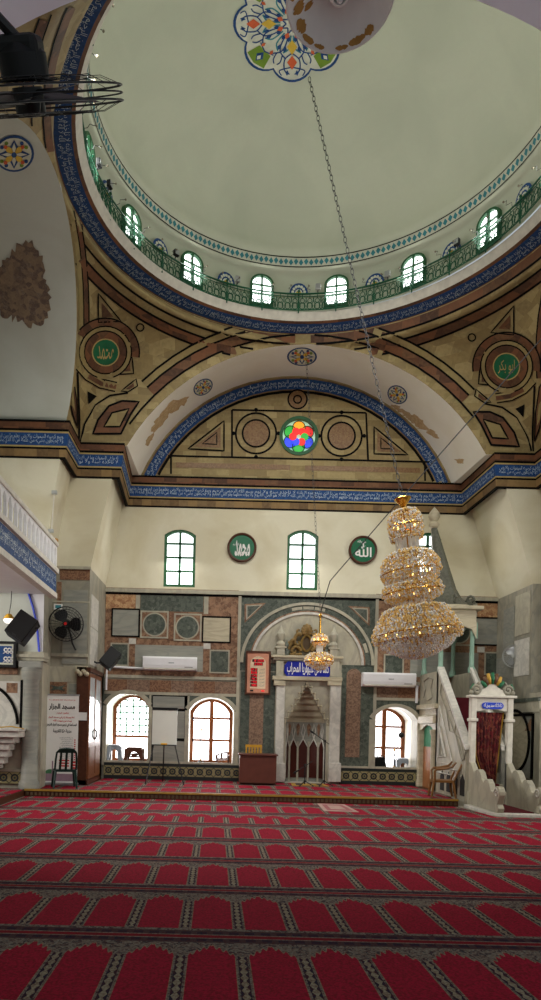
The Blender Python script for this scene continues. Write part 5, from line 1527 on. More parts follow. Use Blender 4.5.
t = thing('low_chair', 'low brown armchair tucked in the corner of the mullioned window', 'chair', (cx, 16.5, zs)); hh = P(222, 752, 16.5).z-zs
MB().box(-w, w, -.16, .16, hh*.38, hh*.48).build('seat', 'stool_brown', t, local=True, bevel=.01)
MB().prism([(-w, hh*.45), (w, hh*.45), (w, hh*1.02), (w*.2, hh*.98), (-w, hh*.78)], .13, .17, f, holes=[[(-w*.75, hh*.55), (-w*.3, hh*.55), (-w*.3, hh*.78), (-w*.75, hh*.7)], [(0, hh*.55), (w*.7, hh*.55), (w*.7, hh*.88), (0, hh*.84)]]).build('backrest', 'stool_brown', t, local=True)
for sx in (-1, 1):
    MB().tube([(sx*w, -.15, hh*.45), (sx*w, -.16, hh*.72), (sx*w, .14, hh*.78)], .018, 6).build('armrest', 'stool_brown', t, local=True)
    for sy in (-1, 1): MB().tube([(sx*w*.9, sy*.14, hh*.4), (sx*w, sy*.16, .01)], .02, 6).build('leg', 'stool_brown', t, local=True)
zs = DC[2]; cx = P(379, 765, 16.4).x; w = 6.8*16.4/F; hh = P(379, 756.5, 16.4).z-zs
o = MB().prism([(-w, 0), (w, 0), (w*1.02, hh*.2), (w*.72, hh*.92), (w*.5, hh), (-w*.85, hh*.97), (-w*1.02, hh*.6)], -.13, .13, lambda u, v, q: (cx+u, 16.4+q, zs+v)).build('amplifier_case', 'black_plastic', bevel=.03)
tag(o, 'black slant-sided case lying in the window next to the grey stool', 'case')
MB().tube([(cx-w*.5, 16.27, zs+hh), (cx-w*.3, 16.27, zs+hh+.03), (cx+w*.2, 16.27, zs+hh+.03), (cx+w*.4, 16.27, zs+hh)], .012, 6).build('handle', 'black_metal', o)

# ---- wooden cupboard against the pier
t = thing('cupboard', 'tall brown wooden cupboard with glazed doors standing by the left pier', 'cupboard', (-2.78, 14.9, PZ))
cx0, cx1, cy0, cy1, ch = -2.93, -2.655, 14.12, 15.62, 2.555-PZ
B = lambda nm, mat, x0, x1, y0, y1, z0, z1, bev=0, par=None: MB().box(x0, x1, y0, y1, PZ+z0, PZ+z1).build(nm, mat, par or t, bevel=bev)
B('carcass', 'dark_wood', cx0, cx1-.03, cy0, cy1, 0, ch); B('cornice', 'dark_wood', cx0, cx1+.015, cy0-.02, cy1+.02, ch-.03, ch+.06)
B('plinth', 'dark_wood', cx0, cx1, cy0, cy1, 0, .1)
for i in range(2):
    y0, y1 = cy0+.02+i*(cy1-cy0-.04)/2, cy0+.01+(i+1)*(cy1-cy0-.04)/2
    d = MB(); g = .06
    d.prism([(y0, .12), (y1, .12), (y1, ch-.06), (y0, ch-.06)], 0, .03, lambda u, v, q: (cx1-.03+q, u, PZ+v), holes=[[(y0+g, .9), (y1-g, .9), (y1-g, ch-.14), (y0+g, ch-.14)]])
    d.box(cx1-.005, cx1+.008, y0+g, y1-g, PZ+.2, PZ+.8)
    do = d.build('door', 'brown_wood', t)
    B('glass', 'cab_glass', cx1-.02, cx1-.012, y0+g, y1-g, .9, ch-.14, 0, do)
    yh = y1-.03 if i == 0 else y0+.03
    MB().tube([(cx1, yh, PZ+.95), (cx1+.035, yh, PZ+1.0), (cx1+.035, yh, PZ+1.12), (cx1, yh, PZ+1.17)], .014, 6).build('handle', 'black_metal', do)
a, b, z0, z1 = wrect(82.5, 712.5, 91.5, 720.5, 14.1)
o = MB().box(-2.92, -2.7, 14.105, 14.12, z0, z1).build('paper_notice', 'paper', t)

# ---- roll-up banner
Y0 = 13.9
a, b, z0, z1 = wrect(44.5, 695, 78, 783, Y0); z0 = PZ
t = thing('roll_up_banner', 'tall white roll-up banner with black and red Arabic text by the pier', 'banner', ((a+b)/2, Y0, z0)); w, h = (b-a)/2, z1-z0
MB().box(-w, w, -.003, .003, .06, h).build('banner_sheet', 'paper', t, local=True)
MB().box(-w-.02, w+.02, -.07, .07, 0, .065).build('base', 'silver', t, local=True, bevel=.015); MB().box(-w-.01, w+.01, -.012, .012, h-.01, h+.02).build('top_rail', 'silver', t, local=True)
MB().tube([(0, .04, .05), (0, .03, h)], .012, 6).build('support_pole', 'silver', t, local=True)
fn = lambda u, v, q: (u, -.006, v)
bk, rd, gy = MB(), MB(), MB()
write(bk, 'مسجد الجزار', -w*.78, w*.78, h*.83, h*.905, fn, bold=.035); write(rd, 'AL-JAZZAR MOSQUE', -w*.8, w*.8, h*.935, h*.95, fn, shaped=False)
write(rd, 'مشروع ترميم', -w*.3, w*.42, h*.785, h*.812, fn, bold=.03); write(rd, 'اهلا وسهلا بكم في مسجد الجزار', -w*.8, w*.75, h*.735, h*.765, fn, bold=.03); write(rd, 'بيت من بيوت الله', -w*.5, w*.6, h*.7, h*.728, fn, bold=.03)
write(bk, 'المساهمة في ترميم مسجد الجزار التاريخي', -w*.92, w*.9, h*.645, h*.69, fn, bold=.035); write(bk, 'مدينة عكا القديمة', -w*.5, w*.6, h*.575, h*.625, fn, bold=.035)
for i in range(13): write(gy, AYAH[(i*4) % 9], w*(-.1+.2*((i*37) % 5)/5), w*.7, h*(.52-.021*i), h*(.535-.021*i), fn, bold=.03)
for i in range(11): rd.box(w*.78, w*.86, -.008, -.006, h*(.50-.024*i), h*(.512-.024*i))
for i in range(3): rd.box(w*(-.1), w*.5, -.008, -.006, h*(.27-.03*i), h*(.285-.03*i)); rd.box(w*.7, w*.88, -.008, -.006, h*(.25-.032*i), h*(.27-.032*i))
bk.build('black_lettering', 'black_print', t, local=True); rd.build('red_lettering', 'red_print', t, local=True); gy.build('grey_lettering', 'grey_print', t, local=True)
pc = MB().box(-w*.9, w*.9, -.0065, -.004, .09, h*.13); pc.build('picture', 'print_purple', t, local=True)
MB().prism([(-w*.6+.12*math.cos(q), h*.13+.09*math.sin(q)) for q in [PI*i/10 for i in range(11)]], -.007, -.004, f).build('dome_picture', 'print_green', t, local=True)
MB().box(-w*.52, -w*.44, -.0075, -.004, h*.13, h*.27).build('minaret_picture', 'print_purple', t, local=True)

# ---- plastic chairs
def plastic_chair(label, loc, rz, mat, W=.46, SH=.42, H=.86, arms=False):
    t = thing('plastic_chair', label, 'chair', loc, rz)
    w = W/2
    # seat: dished panel
    rows = []
    for j in range(7):
        v = -w+2*w*j/6; rows.append([(u*w*(1-.06*j/6), v, SH-.02*(1-u*u)*(1-(j/6*2-1)**2)-.012*(1 if j == 0 else 0)) for u in (-1, -.66, -.33, 0, .33, .66, 1)])
    low = [[(x, y, z-.022) for x, y, z in r_] for r_ in rows]
    m = MB().grid(rows); m.grid(low)
    ring1 = rows[0]+[r_[-1] for r_ in rows[1:]]+list(reversed(rows[-1][:-1]))+[r_[0] for r_ in reversed(rows[1:-1])]
    m.grid([ring1, [(x, y, z-.045) for x, y, z in ring1]], closed=True); m.build('seat', mat, t, local=True, smooth='auto')
    b = MB(); bx = lambda u, z: (u*w*(.98-.1*((z-SH)/(H-SH))), w*.92+.16*((z-SH)/(H-SH))+.03*(1-u*u), z)
    b.tube([bx(-1, SH), bx(-1.02, SH+(H-SH)*.5), bx(-.98, H-.08), bx(-.7, H-.015), bx(0, H), bx(.7, H-.015), bx(.98, H-.08), bx(1.02, SH+(H-SH)*.5), bx(1, SH)], .02, 8)
    b.grid([[bx(u, H-.02-.01*u*u) for u in (-.85, -.4, 0, .4, .85)], [bx(u, H-.085) for u in (-.92, -.4, 0, .4, .92)]])
    for u in (-.55, 0, .55) if not arms else (-.5, 0, .5):
        b.grid([[Vector(bx(u+du, z))+Vector((0, -.004, 0)) for du in (-.11, .11)] for z in [SH+(H-.06-SH)*k/6 for k in range(7)]]); b.grid([[Vector(bx(u+du, z))+Vector((0, .012, 0)) for du in (-.11, .11)] for z in [SH+(H-.06-SH)*k/6 for k in range(7)]])
    b.build('backrest', mat, t, local=True, smooth='auto')
    for sx in (-1, 1):
        for sy in (-1, 1):
            MB().tube([(sx*w*.9, sy*w*.86, SH-.01), (sx*w*.98, sy*w*.96, SH*.5), (sx*w*1.06, sy*w*1.1, .005)], [.03, .025, .02], 6).build('leg', mat, t, local=True, smooth='auto')
        if arms: MB().tube([(sx*w*.98, -w*.8, SH-.02), (sx*w*1.08, -w*.86, SH+.17), (sx*w*1.12, -w*.7, SH+.215), (sx*w*1.12, 0, SH+.23), (sx*w*1.06, w*.7, SH+.27), (sx*w*1.0, w*1.05, SH+.36)], [.02, .022, .026, .026, .024, .018], 8).build('armrest', mat, t, local=True, smooth='auto')
    return t
p = P(65, 776, 13.45)
plastic_chair('dark green plastic chair with slatted back before the banner', (p.x, 13.4, PZ), math.radians(198), 'bottle_green', .42, .38, .8)
p = P(447, 790, 13.4)
plastic_chair('brown plastic armchair beside the minbar stair wall', (p.x-.1, 13.4, PZ), math.radians(-100), 'brown_plastic', .42, .35, .72, True)

# ---- small things at the left
t = thing('pendant_lamp', 'small yellow pendant lamp hanging inside the blue outlined arch', 'lamp', base_of(P(9, 619, 12.9)))
MB().lathe([(.02, .1), (.05, .09), (.1, .02), (.105, 0), (.095, 0), (.04, .08)], (0, 0, 0), 20).build('lamp_shade', 'amber', t, smooth='auto', local=True)
MB().lathe([(.09, 0), (.1, -.04), (.06, -.08), (.002, -.085)], (0, 0, 0), 20).build('glowing_bowl', 'bulb_white', t, smooth=True, local=True)
MB().tube([(0, 0, .09), (.03, 0, .3), (.04, 0, 3.945-P(9, 619, 12.9).z)], .008, 5).build('cord', 'dark_grey', t, local=True)
a, b, z0, z1 = wrect(-10, 641, 15.5, 667, 13.0)
t = thing('framed_tile_picture', 'black framed blue and white tile picture under the tilted speaker', 'picture', ((a+b)/2, 13.05, z0)); w, h = (b-a)/2, z1-z0
MB().prism([(-w, 0), (w, 0), (w, h), (-w, h)], -.03, .15, f, holes=[[(-w+.05, .05), (w-.05, .05), (w-.05, h-.05), (-w+.05, h-.05)]]).build('frame', 'black_plastic', t, local=True)
MB().box(-w+.05, w-.05, 0, .1, .05, h-.05).build('border', 'pale_tile', t, local=True); MB().box(-w+.09, w-.09, -.006, 0, .09, h-.09).build('tile_panel', 'blue_tile', t, local=True)
m = MB()
for i in range(3):
    for j in range(2): 
        cx, cz = w*(.2+.28*i)-w*.02, h*(.33+.34*j); m.prism(circ(cx, cz, .045, 10), -.012, -.006, f, holes=[circ(cx, cz, .022, 8)]); m.tube([(cx-.05, -.01, cz-.07), (cx, -.01, cz-.045), (cx+.06, -.01, cz-.075)], .008, 4)
m.build('tile_flowers', 'paper', t, local=True)
a, b, z0, z1 = wrect(54, 604, 62.5, 609.5, YP-.02)
o = MB().box(a, b, YP-.03, YP-.012, z0, z1).build('wall_sign', 'paper'); tag(o, 'small pale sign fixed on the pier above the black fan', 'sign')
MB().box(a+.03, b-.03, YP-.034, YP-.03, z0+.025, z1-.025).build('sign_panel', 'teal', o)
t = thing('marble_shelf', 'stepped white marble shelf projecting from the wall under the oval', 'shelf', (P(0, 750, YI).x, YI-.04, PZ))
zz = lambda py: P(12, py, 12.9).z
m = MB().box(-5.6, P(24, 735, 12.9).x, 12.55, YI-.05, zz(731), zz(728)); m.box(-5.6, P(23, 735, 12.9).x, 12.6, YI-.05, zz(737), zz(731)); m.build('shelf_top', 'white_marble', t, bevel=.01)
m = MB()
for k, (xr, ya, yb) in enumerate(((17, 737, 743), (12, 743, 750), (9, 750, 757), (5, 757, 764), (0, 764, 769))):
    m.box(-5.4+k*.06, P(xr, 740, 12.9).x, 12.7+.06*k, YI-.05, zz(yb), zz(ya))
m.build('stepped_corbel', 'white_marble', t, bevel=.012)
m = MB().tube([P(24, 729, 12.75), P(12, 726.5, 12.7), P(-4, 727.5, 12.7)], .012, 5); m.build('cable_end', 'mat_gold', t)
# ---- gallery with arcaded parapet along the left side
gx, gy1, gy0 = -3.2, YI-.02, 4.5
t = thing('gallery', 'white arcaded gallery parapet with blue inscription band along the left wall', 'gallery', (gx, gy1, 3.87))
fg = lambda u, v, q: (gx+q, u, v)
MB().box(gx-1.6, gx, gy0, gy1, 3.95, 4.0).build('fascia', 'white_paint', t)
MB().box(gx-1.6, gx, gy0, gy1, 4.0, 4.36).build('gallery_front', 'white_paint', t)
MB().box(gx-.4, gx+.06, gy0, gy1+.02, 4.36, 4.45).build('slab', 'aged_white', t); MB().box(gx-.1, gx+.04, gy0, gy1, 3.87, 3.97).build('lower_moulding', 'aged_white', t)
MB().box(gx-.1, gx+.012, gy0, gy1, 3.99, 4.34).build('inscription_band', 'blue_tile', t)
m = MB()
for i in range(8):
    y0, y1 = gy1-.05-i*1.05, gy1-.05-(i+1)*1.05
    for lay, (q0, q1) in enumerate(((.1, .62), (.42, .92))): write(m, AYAH[(i*2+lay) % 9], 0, 1, 4.0+.33*q0, 4.0+.33*q1, lambda u, v, q: (gx+.016, y0*u+y1*(1-u) if False else y1+(y0-y1)*u, v), bold=-.008)
m.build('inscription', 'tile_white', t)
z0, z1 = 4.45, 4.88
pitch = .262
n = int((gy1-gy0)/pitch)
MB().box(gx-.07, gx+.05, gy0, gy1, z1, z1+.085).build('handrail', 'aged_white', t, bevel=.015)
for i in range(n):
    y1_ = gy1-.02-i*pitch; y0_ = y1_-pitch; ym = (y0_+y1_)/2; w = pitch*.38
    ho = [(ym-w, z0+.02), (ym+w, z0+.02), (ym+w, z0+.26), (ym+w*.7, z0+.34), (ym, z0+.40), (ym-w*.7, z0+.34), (ym-w, z0+.26)]
    MB().prism([(y0_, z0), (y1_, z0), (y1_, z1), (y0_, z1)], -.03, .02, fg, holes=[ho]).build('parapet_arch', 'white_paint', t)
MB().ball((gx, gy1-.04, z1+.12), .05, 10).build('end_knob', 'rust_paint', t)
# surface pipe with small lamps on the hall wall above
o = MB().tube([P(54.5, 491.5, YI-.03), P(51.5, 531, YI-.03)], .012, 6).build('wall_conduit', 'aged_white')
tag(o, 'thin vertical conduit on the plaster above the gallery rail', 'conduit')
m = MB(); 
for p in (P(54.5, 492.5, YI-.04), P(51, 531, YI-.04)): m.box(p.x-.05, p.x+.05, p.y-.04, p.y+.03, p.z-.03, p.z+.03)
m.build('junction_box', 'grey_plastic', o)

# ---- railing of the dome gallery
t = thing('dome_railing', 'green wrought iron railing circling the foot of the dome', 'railing', (DX, CY, RZ+.24))
RR_ = 3.605; z0, z1 = RZ+.19, RZ+.56
cp = lambda th, z, r=RR_: (DX+r*math.sin(th), CY+r*math.cos(th), z)
for z, rr, nm in ((z1, .016, 'top_rail'), (z0+.04, .012, 'bottom_rail'), (z1-.055, .008, 'middle_rail')): MB().tube([cp(2*PI*i/120, z) for i in range(120)], rr, 6, closed=True).build(nm, 'rail_green', t)
NP = 30
for i in range(NP):
    th = math.radians(1.3)+2*PI*i/NP
    m = MB().tube([cp(th, z0-.02), cp(th, z1+.05)], .014, 6); m.ball(cp(th, z1+.06), .026, 8); m.build('post', 'rail_green', t)
    s = MB()
    for j in range(5):
        c = th+2*PI/NP*(j+.5)/5; w = 2*PI/NP/5
        for zc_, rr in ((z0+.12, .062), (z0+.23, .045)): s.tube([cp(c+rr/RR_*math.cos(q), zc_+rr*math.sin(q)) for q in [2*PI*k/10 for k in range(10)]], .0085, 4, closed=True)
        for sg in (1, -1):
            s.tube([cp(c+sg*w*(.5-.34*math.sin(k*.5)*(1-k/9)), z0+.05+.24*k/8) for k in range(9)], .008, 4)
            s.ball(cp(c+sg*w*.28, z0+.165), .016, 6)
        s.tube([cp(c, z0+.27), cp(c, z1)], .007, 4)
    s.build('scrollwork', 'rail_green', t)
    for q in (.25, .75):
        a_ = th+2*PI/NP*q
        b = MB().tube([cp(a_, z1), cp(a_+.012, z1+.05, RR_-.05), cp(a_-.01, z1+.04, RR_-.10), cp(a_+.006, z1+.07, RR_-.14), cp(a_, z1+.05, RR_-.17)], .005, 4).build('lamp_arm', 'dark_grey', t)
        MB().ball(cp(a_, z1+.045, RR_-.19), .018, 8).build('bulb', 'dull_bulb', b)
for k, (px, py, dk) in enumerate(((175, 255, 1), (237, 278, 0), (318, 289, 0), (388, 280, 0), (458, 250, 1), (108, 166, 1), (99, 70, 1))):
    d = ray_dir(px, py); A_ = d.x**2+1; B_ = -2*(d.x*DX+CY); C_ = DX*DX+CY*CY-3.6**2
    Yh = (-B_+math.sqrt(max(0, B_*B_-4*A_*C_)))/2/A_; c = Vector((0, 0, EYE))+d*Yh
    th = math.atan2(c.x-DX, c.y-CY); zc_ = z1+.10
    o = thing('floodlight', ['dark floodlight on the dome railing between the first and second windows from the left', 'pale floodlight on the dome railing between the second and third windows', 'pale floodlight on the dome railing between the third and fourth windows', 'pale floodlight on the dome railing between the fourth and fifth windows', 'dark floodlight on the dome railing between the fifth and sixth windows', 'dark floodlight at the left bend of the dome railing below the fan cage', 'dark floodlight at the left bend of the dome railing above the fan cage'][k], 'floodlight', cp(th, zc_, RR_-.03), -th, 'floodlights on the dome railing')
    MB().box(-.055, .055, -.05, .02, -.05, .06).build('housing', 'black_plastic' if dk else 'grey_plastic', o, local=True, bevel=.012)
    MB().box(-.045, .045, -.055, -.05, -.035, .045).build('lens', 'silver', o, local=True); MB().tube([(0, 0, -.05), (0, .03, -.1)], .012, 6).build('bracket', 'dark_grey', o, local=True)

# ---- minbar
XF, XB = 4.86, 5.66                         # its two side faces
t = thing('minbar', 'marble minbar with carved stair wall, pulpit canopy and curtained portal', 'minbar', (5.2, 14.2, 0))
fs = lambda x0: (lambda u, v, q: (x0+q, u, v))
yz = lambda px, py, x=XF: (lambda d: (x/d.x, EYE+d.z*x/d.x))(ray_dir(px, py))
def on_face(px, py): return yz(px, py)
yP, zP = on_face(439, 668)                  # top of the stair rail at the pulpit
yT, zT = on_face(468, 745)                  # its foot at the portal
yP0 = yP
ZBm = PZ
side = [(12.98, 0.0), (yP+.12, 0.0), (yP+.12, zP-.05), (yP, zP), (12.98, zT)]
MB().prism(side, 0, .09, fs(XF)).build('stair_wall', 'pale_marble', t); MB().prism(side, -.09, 0, fs(XB)).build('stair_wall', 'slab_marble', t)
rail = lambda o0, o1: [(12.95, zT-.03+o0), (yP+.01, zP+o0), (yP+.01, zP+o1), (12.95, zT-.03+o1)]
for x in (XF, XB):
    MB().prism(rail(-.06, .03), -.03, .12 if x == XF else .03, fs(x-(.09 if x == XB else 0))).build('stair_coping', 'white_marble', t)
# steps with red runner
m, cpt = MB(), MB(); ns = 9
for i in range(ns):
    y0 = yT+.05+(yP-yT)*i/ns; z = PZ+.1+(zP-.75-PZ)*(i+1)/ns
    m.box(XF+.08, XB-.08, y0, yP+.3, 0 if i == 0 else z-.25, z); cpt.box(XF+.16, XB-.16, y0-.008, y0+(yP-yT)/ns, z-.22, z+.008)
m.build('steps', 'pale_marble', t); cpt.build('stair_runner', 'red_carpet', t)
# carved fields on the face towards the hall
def face_line(pts, r=.014, mat='grey_marble', name='carved_moulding', closed=True):
    MB().tube([(XF-.006, *on_face(*p)) for p in pts], r, 5, closed=closed).build(name, mat, t)
face_line([(442, 683), (466, 752), (464.5, 760), (441, 694)]); face_line([(447, 712), (451, 710), (456, 724), (455, 733), (450, 731)], .012); face_line([(456, 735), (460, 738), (465, 758), (462, 761)], .012)
face_line([(440, 706), (453, 764), (437, 762)], .016, 'white_marble'); face_line([(440, 727), (446, 757), (438.5, 757)], .03, 'white_marble'); face_line([(441, 738), (444, 755), (440, 755)], .02, 'slab_marble')
face_line([(437, 767), (461, 771)], .016, closed=False); face_line([(436.5, 772), (462, 777)], .016, closed=False)
for i in range(4):
    ya = yT+.12+i*(yP-yT)/4.6
    MB().prism([(ya, .2), (ya+.22, .2), (ya+.22, .5), (ya+.11, .62), (ya, .5)], -.012, 0, fs(XF)).build('dark_arch_plate', 'painted_recess_shade', t)  # flat plates; the shade of an arched opening is put into their colour
# pulpit base with its doorway
yA, yB = yP+.02, YW
zD = P(425, 706, 15).z
dy0, dy1 = on_face(433, 740)[0], on_face(421.5, 740)[0]
zd1 = P(428, 727, 15.2).z
door = [(dy0, PZ), (dy1, PZ), (dy1, zd1-.1)]+[((dy0+dy1)/2+(dy1-dy0)/2*math.cos(q), zd1-.1+.14*math.sin(q)) for q in [PI*i/10 for i in range(1, 10)]]+[(dy0, zd1-.1)]
MB().prism([(yA, PZ)]+door[0:1]+list(reversed(door[2:]))[0:0]+[(dy0, PZ)]+list(reversed(door[2:]))+[(dy1, PZ), (yB, PZ), (yB, zD), (yA, zD)], 0, .09, fs(XF)).build('pulpit_base', 'cream_marble', t)
MB().prism([(yA, PZ), (yB, PZ), (yB, zD), (yA, zD)], -.09, 0, fs(XB)).build('pulpit_base', 'pale_marble', t)
MB().box(XF, XB, yA, yA+.06, PZ, zD).build('pulpit_base', 'pale_marble', t)
MB().box(XF+.05, XF+.09, dy0-.02, dy1+.02, PZ, PZ+.95).build('door_leaf', 'door_orange', t); MB().box(XF+.06, XF+.1, dy0-.02, dy1+.02, PZ+.95, zd1+.1).build('door_cloth', 'cloth_green', t)
for y in (dy0-.07, dy1+.07): MB().lathe([(.07, PZ), (.07, PZ+.12), (.05, PZ+.16), (.048, zd1-.2), (.07, zd1-.14), (.075, zd1-.06)], (XF-.02, y, 0), 14).build('door_colonnette', 'cream_marble', t, smooth='auto')
MB().box(XF-.06, XF+.02, dy0-.15, dy1+.15, zd1+.08, zd1+.26).build('door_lintel', 'cream_marble', t, bevel=.02)
MB().box(XF-.08, XB+.05, yA-.02, yB, zD-.06, zD+.05).build('pulpit_cornice', 'cream_marble', t, bevel=.02)
zE = P(432, 672, 15).z
for x in (XF, XB-.05): MB().box(x, x+.05, yA, yB, zD+.05, zE).build('pulpit_parapet', 'pale_marble', t)
fym, fzm = (yA+yB)/2, (zD+zE)/2+.02
MB().tube([(XF-.008, fym+.4*a_, fzm+.22*b_) for a_, b_ in ((0, 1.2), (.8, .9), (.5, 0), (.8, -.9), (0, -1.2), (-.8, -.9), (-.5, 0), (-.8, .9))], .014, 5, closed=True).build('carved_moulding', 'grey_marble', t)
zK = P(450, 622, 15).z
for x in (XF+.06, XB-.06):
    for y in (yA+.06, yB-.1): MB().lathe([(.075, zE-.02), (.075, zE+.08), (.05, zE+.12), (.045, zK-.22), (.07, zK-.14), (.08, zK-.05)], (x, y, 0), 14).build('canopy_column', 'column_green', t, smooth='auto')
MB().box(XF, XB, yA, yB, zK-.05, zK+.22).build('canopy_box', 'cream_marble', t, bevel=.01); MB().box(XF-.12, XB+.12, yA-.12, yB, zK+.22, zK+.3).build('canopy_cornice', 'cream_marble', t, bevel=.02)
for x in (XF-.005, XB+.005):
    MB().prism([(yA, zK-.05), (yA, zK-.4), (yA+.12, zK-.2), ((yA+yB)/2, zK-.1), (yB-.12, zK-.2), (yB, zK-.4), (yB, zK-.05)], -.03, .03, fs(x)).build('canopy_arch', 'column_green', t)
MB().prism([(XF, zK-.05), (XF, zK-.4), (XF+.1, zK-.2), ((XF+XB)/2, zK-.1), (XB-.1, zK-.2), (XB, zK-.4), (XB, zK-.05)], -.02, .03, lambda u, v, q: (u, yA+q, v)).build('canopy_arch', 'cream_marble', t)
# spire
zS0 = zK+.3; sb = Vector(((XF+XB)/2-.02, (yA+yB)/2, zS0)); tip = P(434, 527, sb.y); hs = .34
base = P(445, 580, sb.y)
ax = lambda s: Vector((sb.x+(tip.x-sb.x)*s**1.0, sb.y, zS0+(tip.z-zS0)*s))
oct_ = lambda s, r: [ax(s)+Vector((r*math.cos(PI/8+PI/4*i), r*math.sin(PI/8+PI/4*i), 0)) for i in range(8)]
MB().grid([oct_(0, .56), oct_(.08, .46), oct_(.16, .34), oct_(.26, .27), oct_(1, .062)], closed=True).build('spire', 'spire_stone', t)
MB().grid([oct_(-.01, .62), oct_(.03, .62), oct_(.04, .5)], closed=True).build('spire_collar', 'cream_marble', t)
m = MB()
for i in range(8):
    a_ = PI/4*i
    c = ax(.08)+Vector((.56*math.cos(a_), .56*math.sin(a_), .03))
    m.tube([c+Vector((math.cos(a_)*(.1*(1-q/12))*math.cos(q*.7), math.sin(a_)*(.1*(1-q/12))*math.cos(q*.7), (.11*(1-q/12))*math.sin(q*.7))) for q in range(11)], .03, 6)
m.build('spire_scrolls', 'spire_stone', t)
m = MB().lathe([(.06, 0), (.1, .03), (.12, .1), (.07, .16), (.1, .2), (.13, .28), (.11, .36), (.05, .44), (.003, .5)], ax(1.0)-Vector((0, 0, .04)), 16); m.build('spire_finial', 'cream_marble', t, smooth='auto')
# portal with curtain
yG = 12.98
gp = lambda px, py: (lambda v: (v.x, v.z))(P(px, py, yG))
GX0, GX1 = gp(469.5, 740)[0], gp(511.5, 740)[0]
ZG = P(490, 698, yG).z; pw = .105
for x in (GX0+pw/2, GX1-pw/2):
    m = MB().box(x-pw/2, x+pw/2, yG-.06, yG+.08, 0, ZG); m.build('portal_post', 'aged_white', t, bevel=.012)
    MB().box(x-pw*.72, x+pw*.72, yG-.09, yG+.1, ZG-.46, ZG-.40).build('post_ring', 'aged_white', t, bevel=.012); MB().box(x-pw*.72, x+pw*.72, yG-.09, yG+.1, 0, .3).build('post_base', 'pale_marble', t, bevel=.012)
zL = P(490, 712, yG).z
xa, xb = GX0+pw, GX1-pw
MB().prism([(xa, zL+.02)]+[(xa+(xb-xa)*i/10, zL-.0+.05*math.sin(PI*i/10)) for i in range(1, 10)]+[(xb, zL+.02), (xb, ZG), (xa, ZG)], -.04, .05, XZ(yG)).build('portal_lintel', 'aged_white', t)
MB().box(GX0-.05, GX1+.05, yG-.1, yG+.12, ZG, ZG+.05).build('portal_cornice', 'aged_white', t, bevel=.012)
a, b, z0, z1 = wrect(482, 702.5, 503.5, 709, yG-.05)
rr = (z1-z0)/2
MB().prism([(a+rr+rr*math.cos(q), (z0+z1)/2+rr*math.sin(q)) for q in [PI/2+PI*i/8 for i in range(9)]]+[(b-rr+rr*math.cos(q), (z0+z1)/2+rr*math.sin(q)) for q in [-PI/2+PI*i/8 for i in range(9)]], -.06, -.03, XZ(yG)).build('blue_plaque', 'plaque_blue', t)
m = MB(); write(m, 'لا اله الا الله محمد رسول الله', a+.03, b-.03, z0+.015, z1-.015, lambda u, v, q: (u, yG-.064, v), bold=.02); m.build('plaque_writing', 'paper', t)
# crown: fan of coloured feathers between scrolls
cxg, zg = (GX0+GX1)/2, ZG+.05
K = yG/F
MB().prism([(cxg-.26, zg), (cxg+.26, zg), (cxg+.2, zg+.1), (cxg+.1, zg+.16), (cxg+.06, zg+.24), (cxg-.06, zg+.24), (cxg-.1, zg+.16), (cxg-.2, zg+.1)], -.03, .05, XZ(yG)).build('crown_panel', 'aged_white', t)
for i in range(7):
    a_ = PI*(.14+.72*i/6); mt = ('fan_green', 'fan_gold', 'fan_brown')[i % 3]
    p0 = (cxg+.13*math.cos(a_), zg+.12+.1*math.sin(a_)); p1 = (cxg+.24*math.cos(a_), zg+.14+.30*math.sin(a_))
    MB().tube([(p0[0], yG-.02, p0[1]), ((p0[0]+p1[0])/2, yG-.03, (p0[1]+p1[1])/2), (p1[0], yG-.02, p1[1])], [.03, .042, .026], 8).build('crown_feather', mt, t, smooth=True)
for s in (1, -1):
    m = MB(); cc = (cxg+s*.3, zg+.1)
    m.tube([(cc[0]+s*.1*(1-q/18)*math.cos(q*.6), yG-.01, cc[1]+.1*(1-q/18)*math.sin(q*.6)) for q in range(17)], .035, 7); m.tube([(cc[0]-s*.02, yG-.01, zg+.2), (cxg+s*.24, yG-.01, zg+.25)], .03, 7); m.ball((cxg+s*.4, yG-.01, zg+.05), .05, 8); m.build('crown_scroll', 'grey_marble', t, smooth=True)
    MB().tube([(cxg+s*.42, yG-.02, zg+.12), (cxg+s*.36, yG-.02, zg+.22)], .018, 6).build('crown_leaf', 'fan_green', t)
# curtain rug drawn to one side
rows = []
cl, cr = (lambda z, q: 0), None
top_l, top_r = gp(475.5, 712), gp(504, 712); bot_l, bot_r = gp(489.5, 788), gp(495.5, 788)
mid_l, mid_r = gp(476, 755), gp(500.5, 745)
for j in range(21):
    v = j/20; z = top_l[1]+(bot_l[1]-top_l[1])*v
    l = top_l[0]+(mid_l[0]-top_l[0])*min(1, v/.55)+((bot_l[0]-mid_l[0])*((v-.55)/.45)**1.4 if v > .55 else 0); r_ = top_r[0]+(bot_r[0]-top_r[0])*v**.9
    rows.append([(l+(r_-l)*u/24, yG+.02+.022*math.sin(u*1.9)*(.4+v), z) for u in range(25)])
MB().grid(rows).build('curtain', 'curtain_red', t, smooth=True, recalc=False)
MB().tube([(r0[0][0], r0[0][1]-.01, r0[0][2]) for r0 in rows], .012, 5).build('curtain_fringe', 'edge_yellow', t); MB().tube([(r0[-1][0], r0[-1][1]-.01, r0[-1][2]) for r0 in rows], .016, 5).build('curtain_fringe', 'edge_yellow', t)
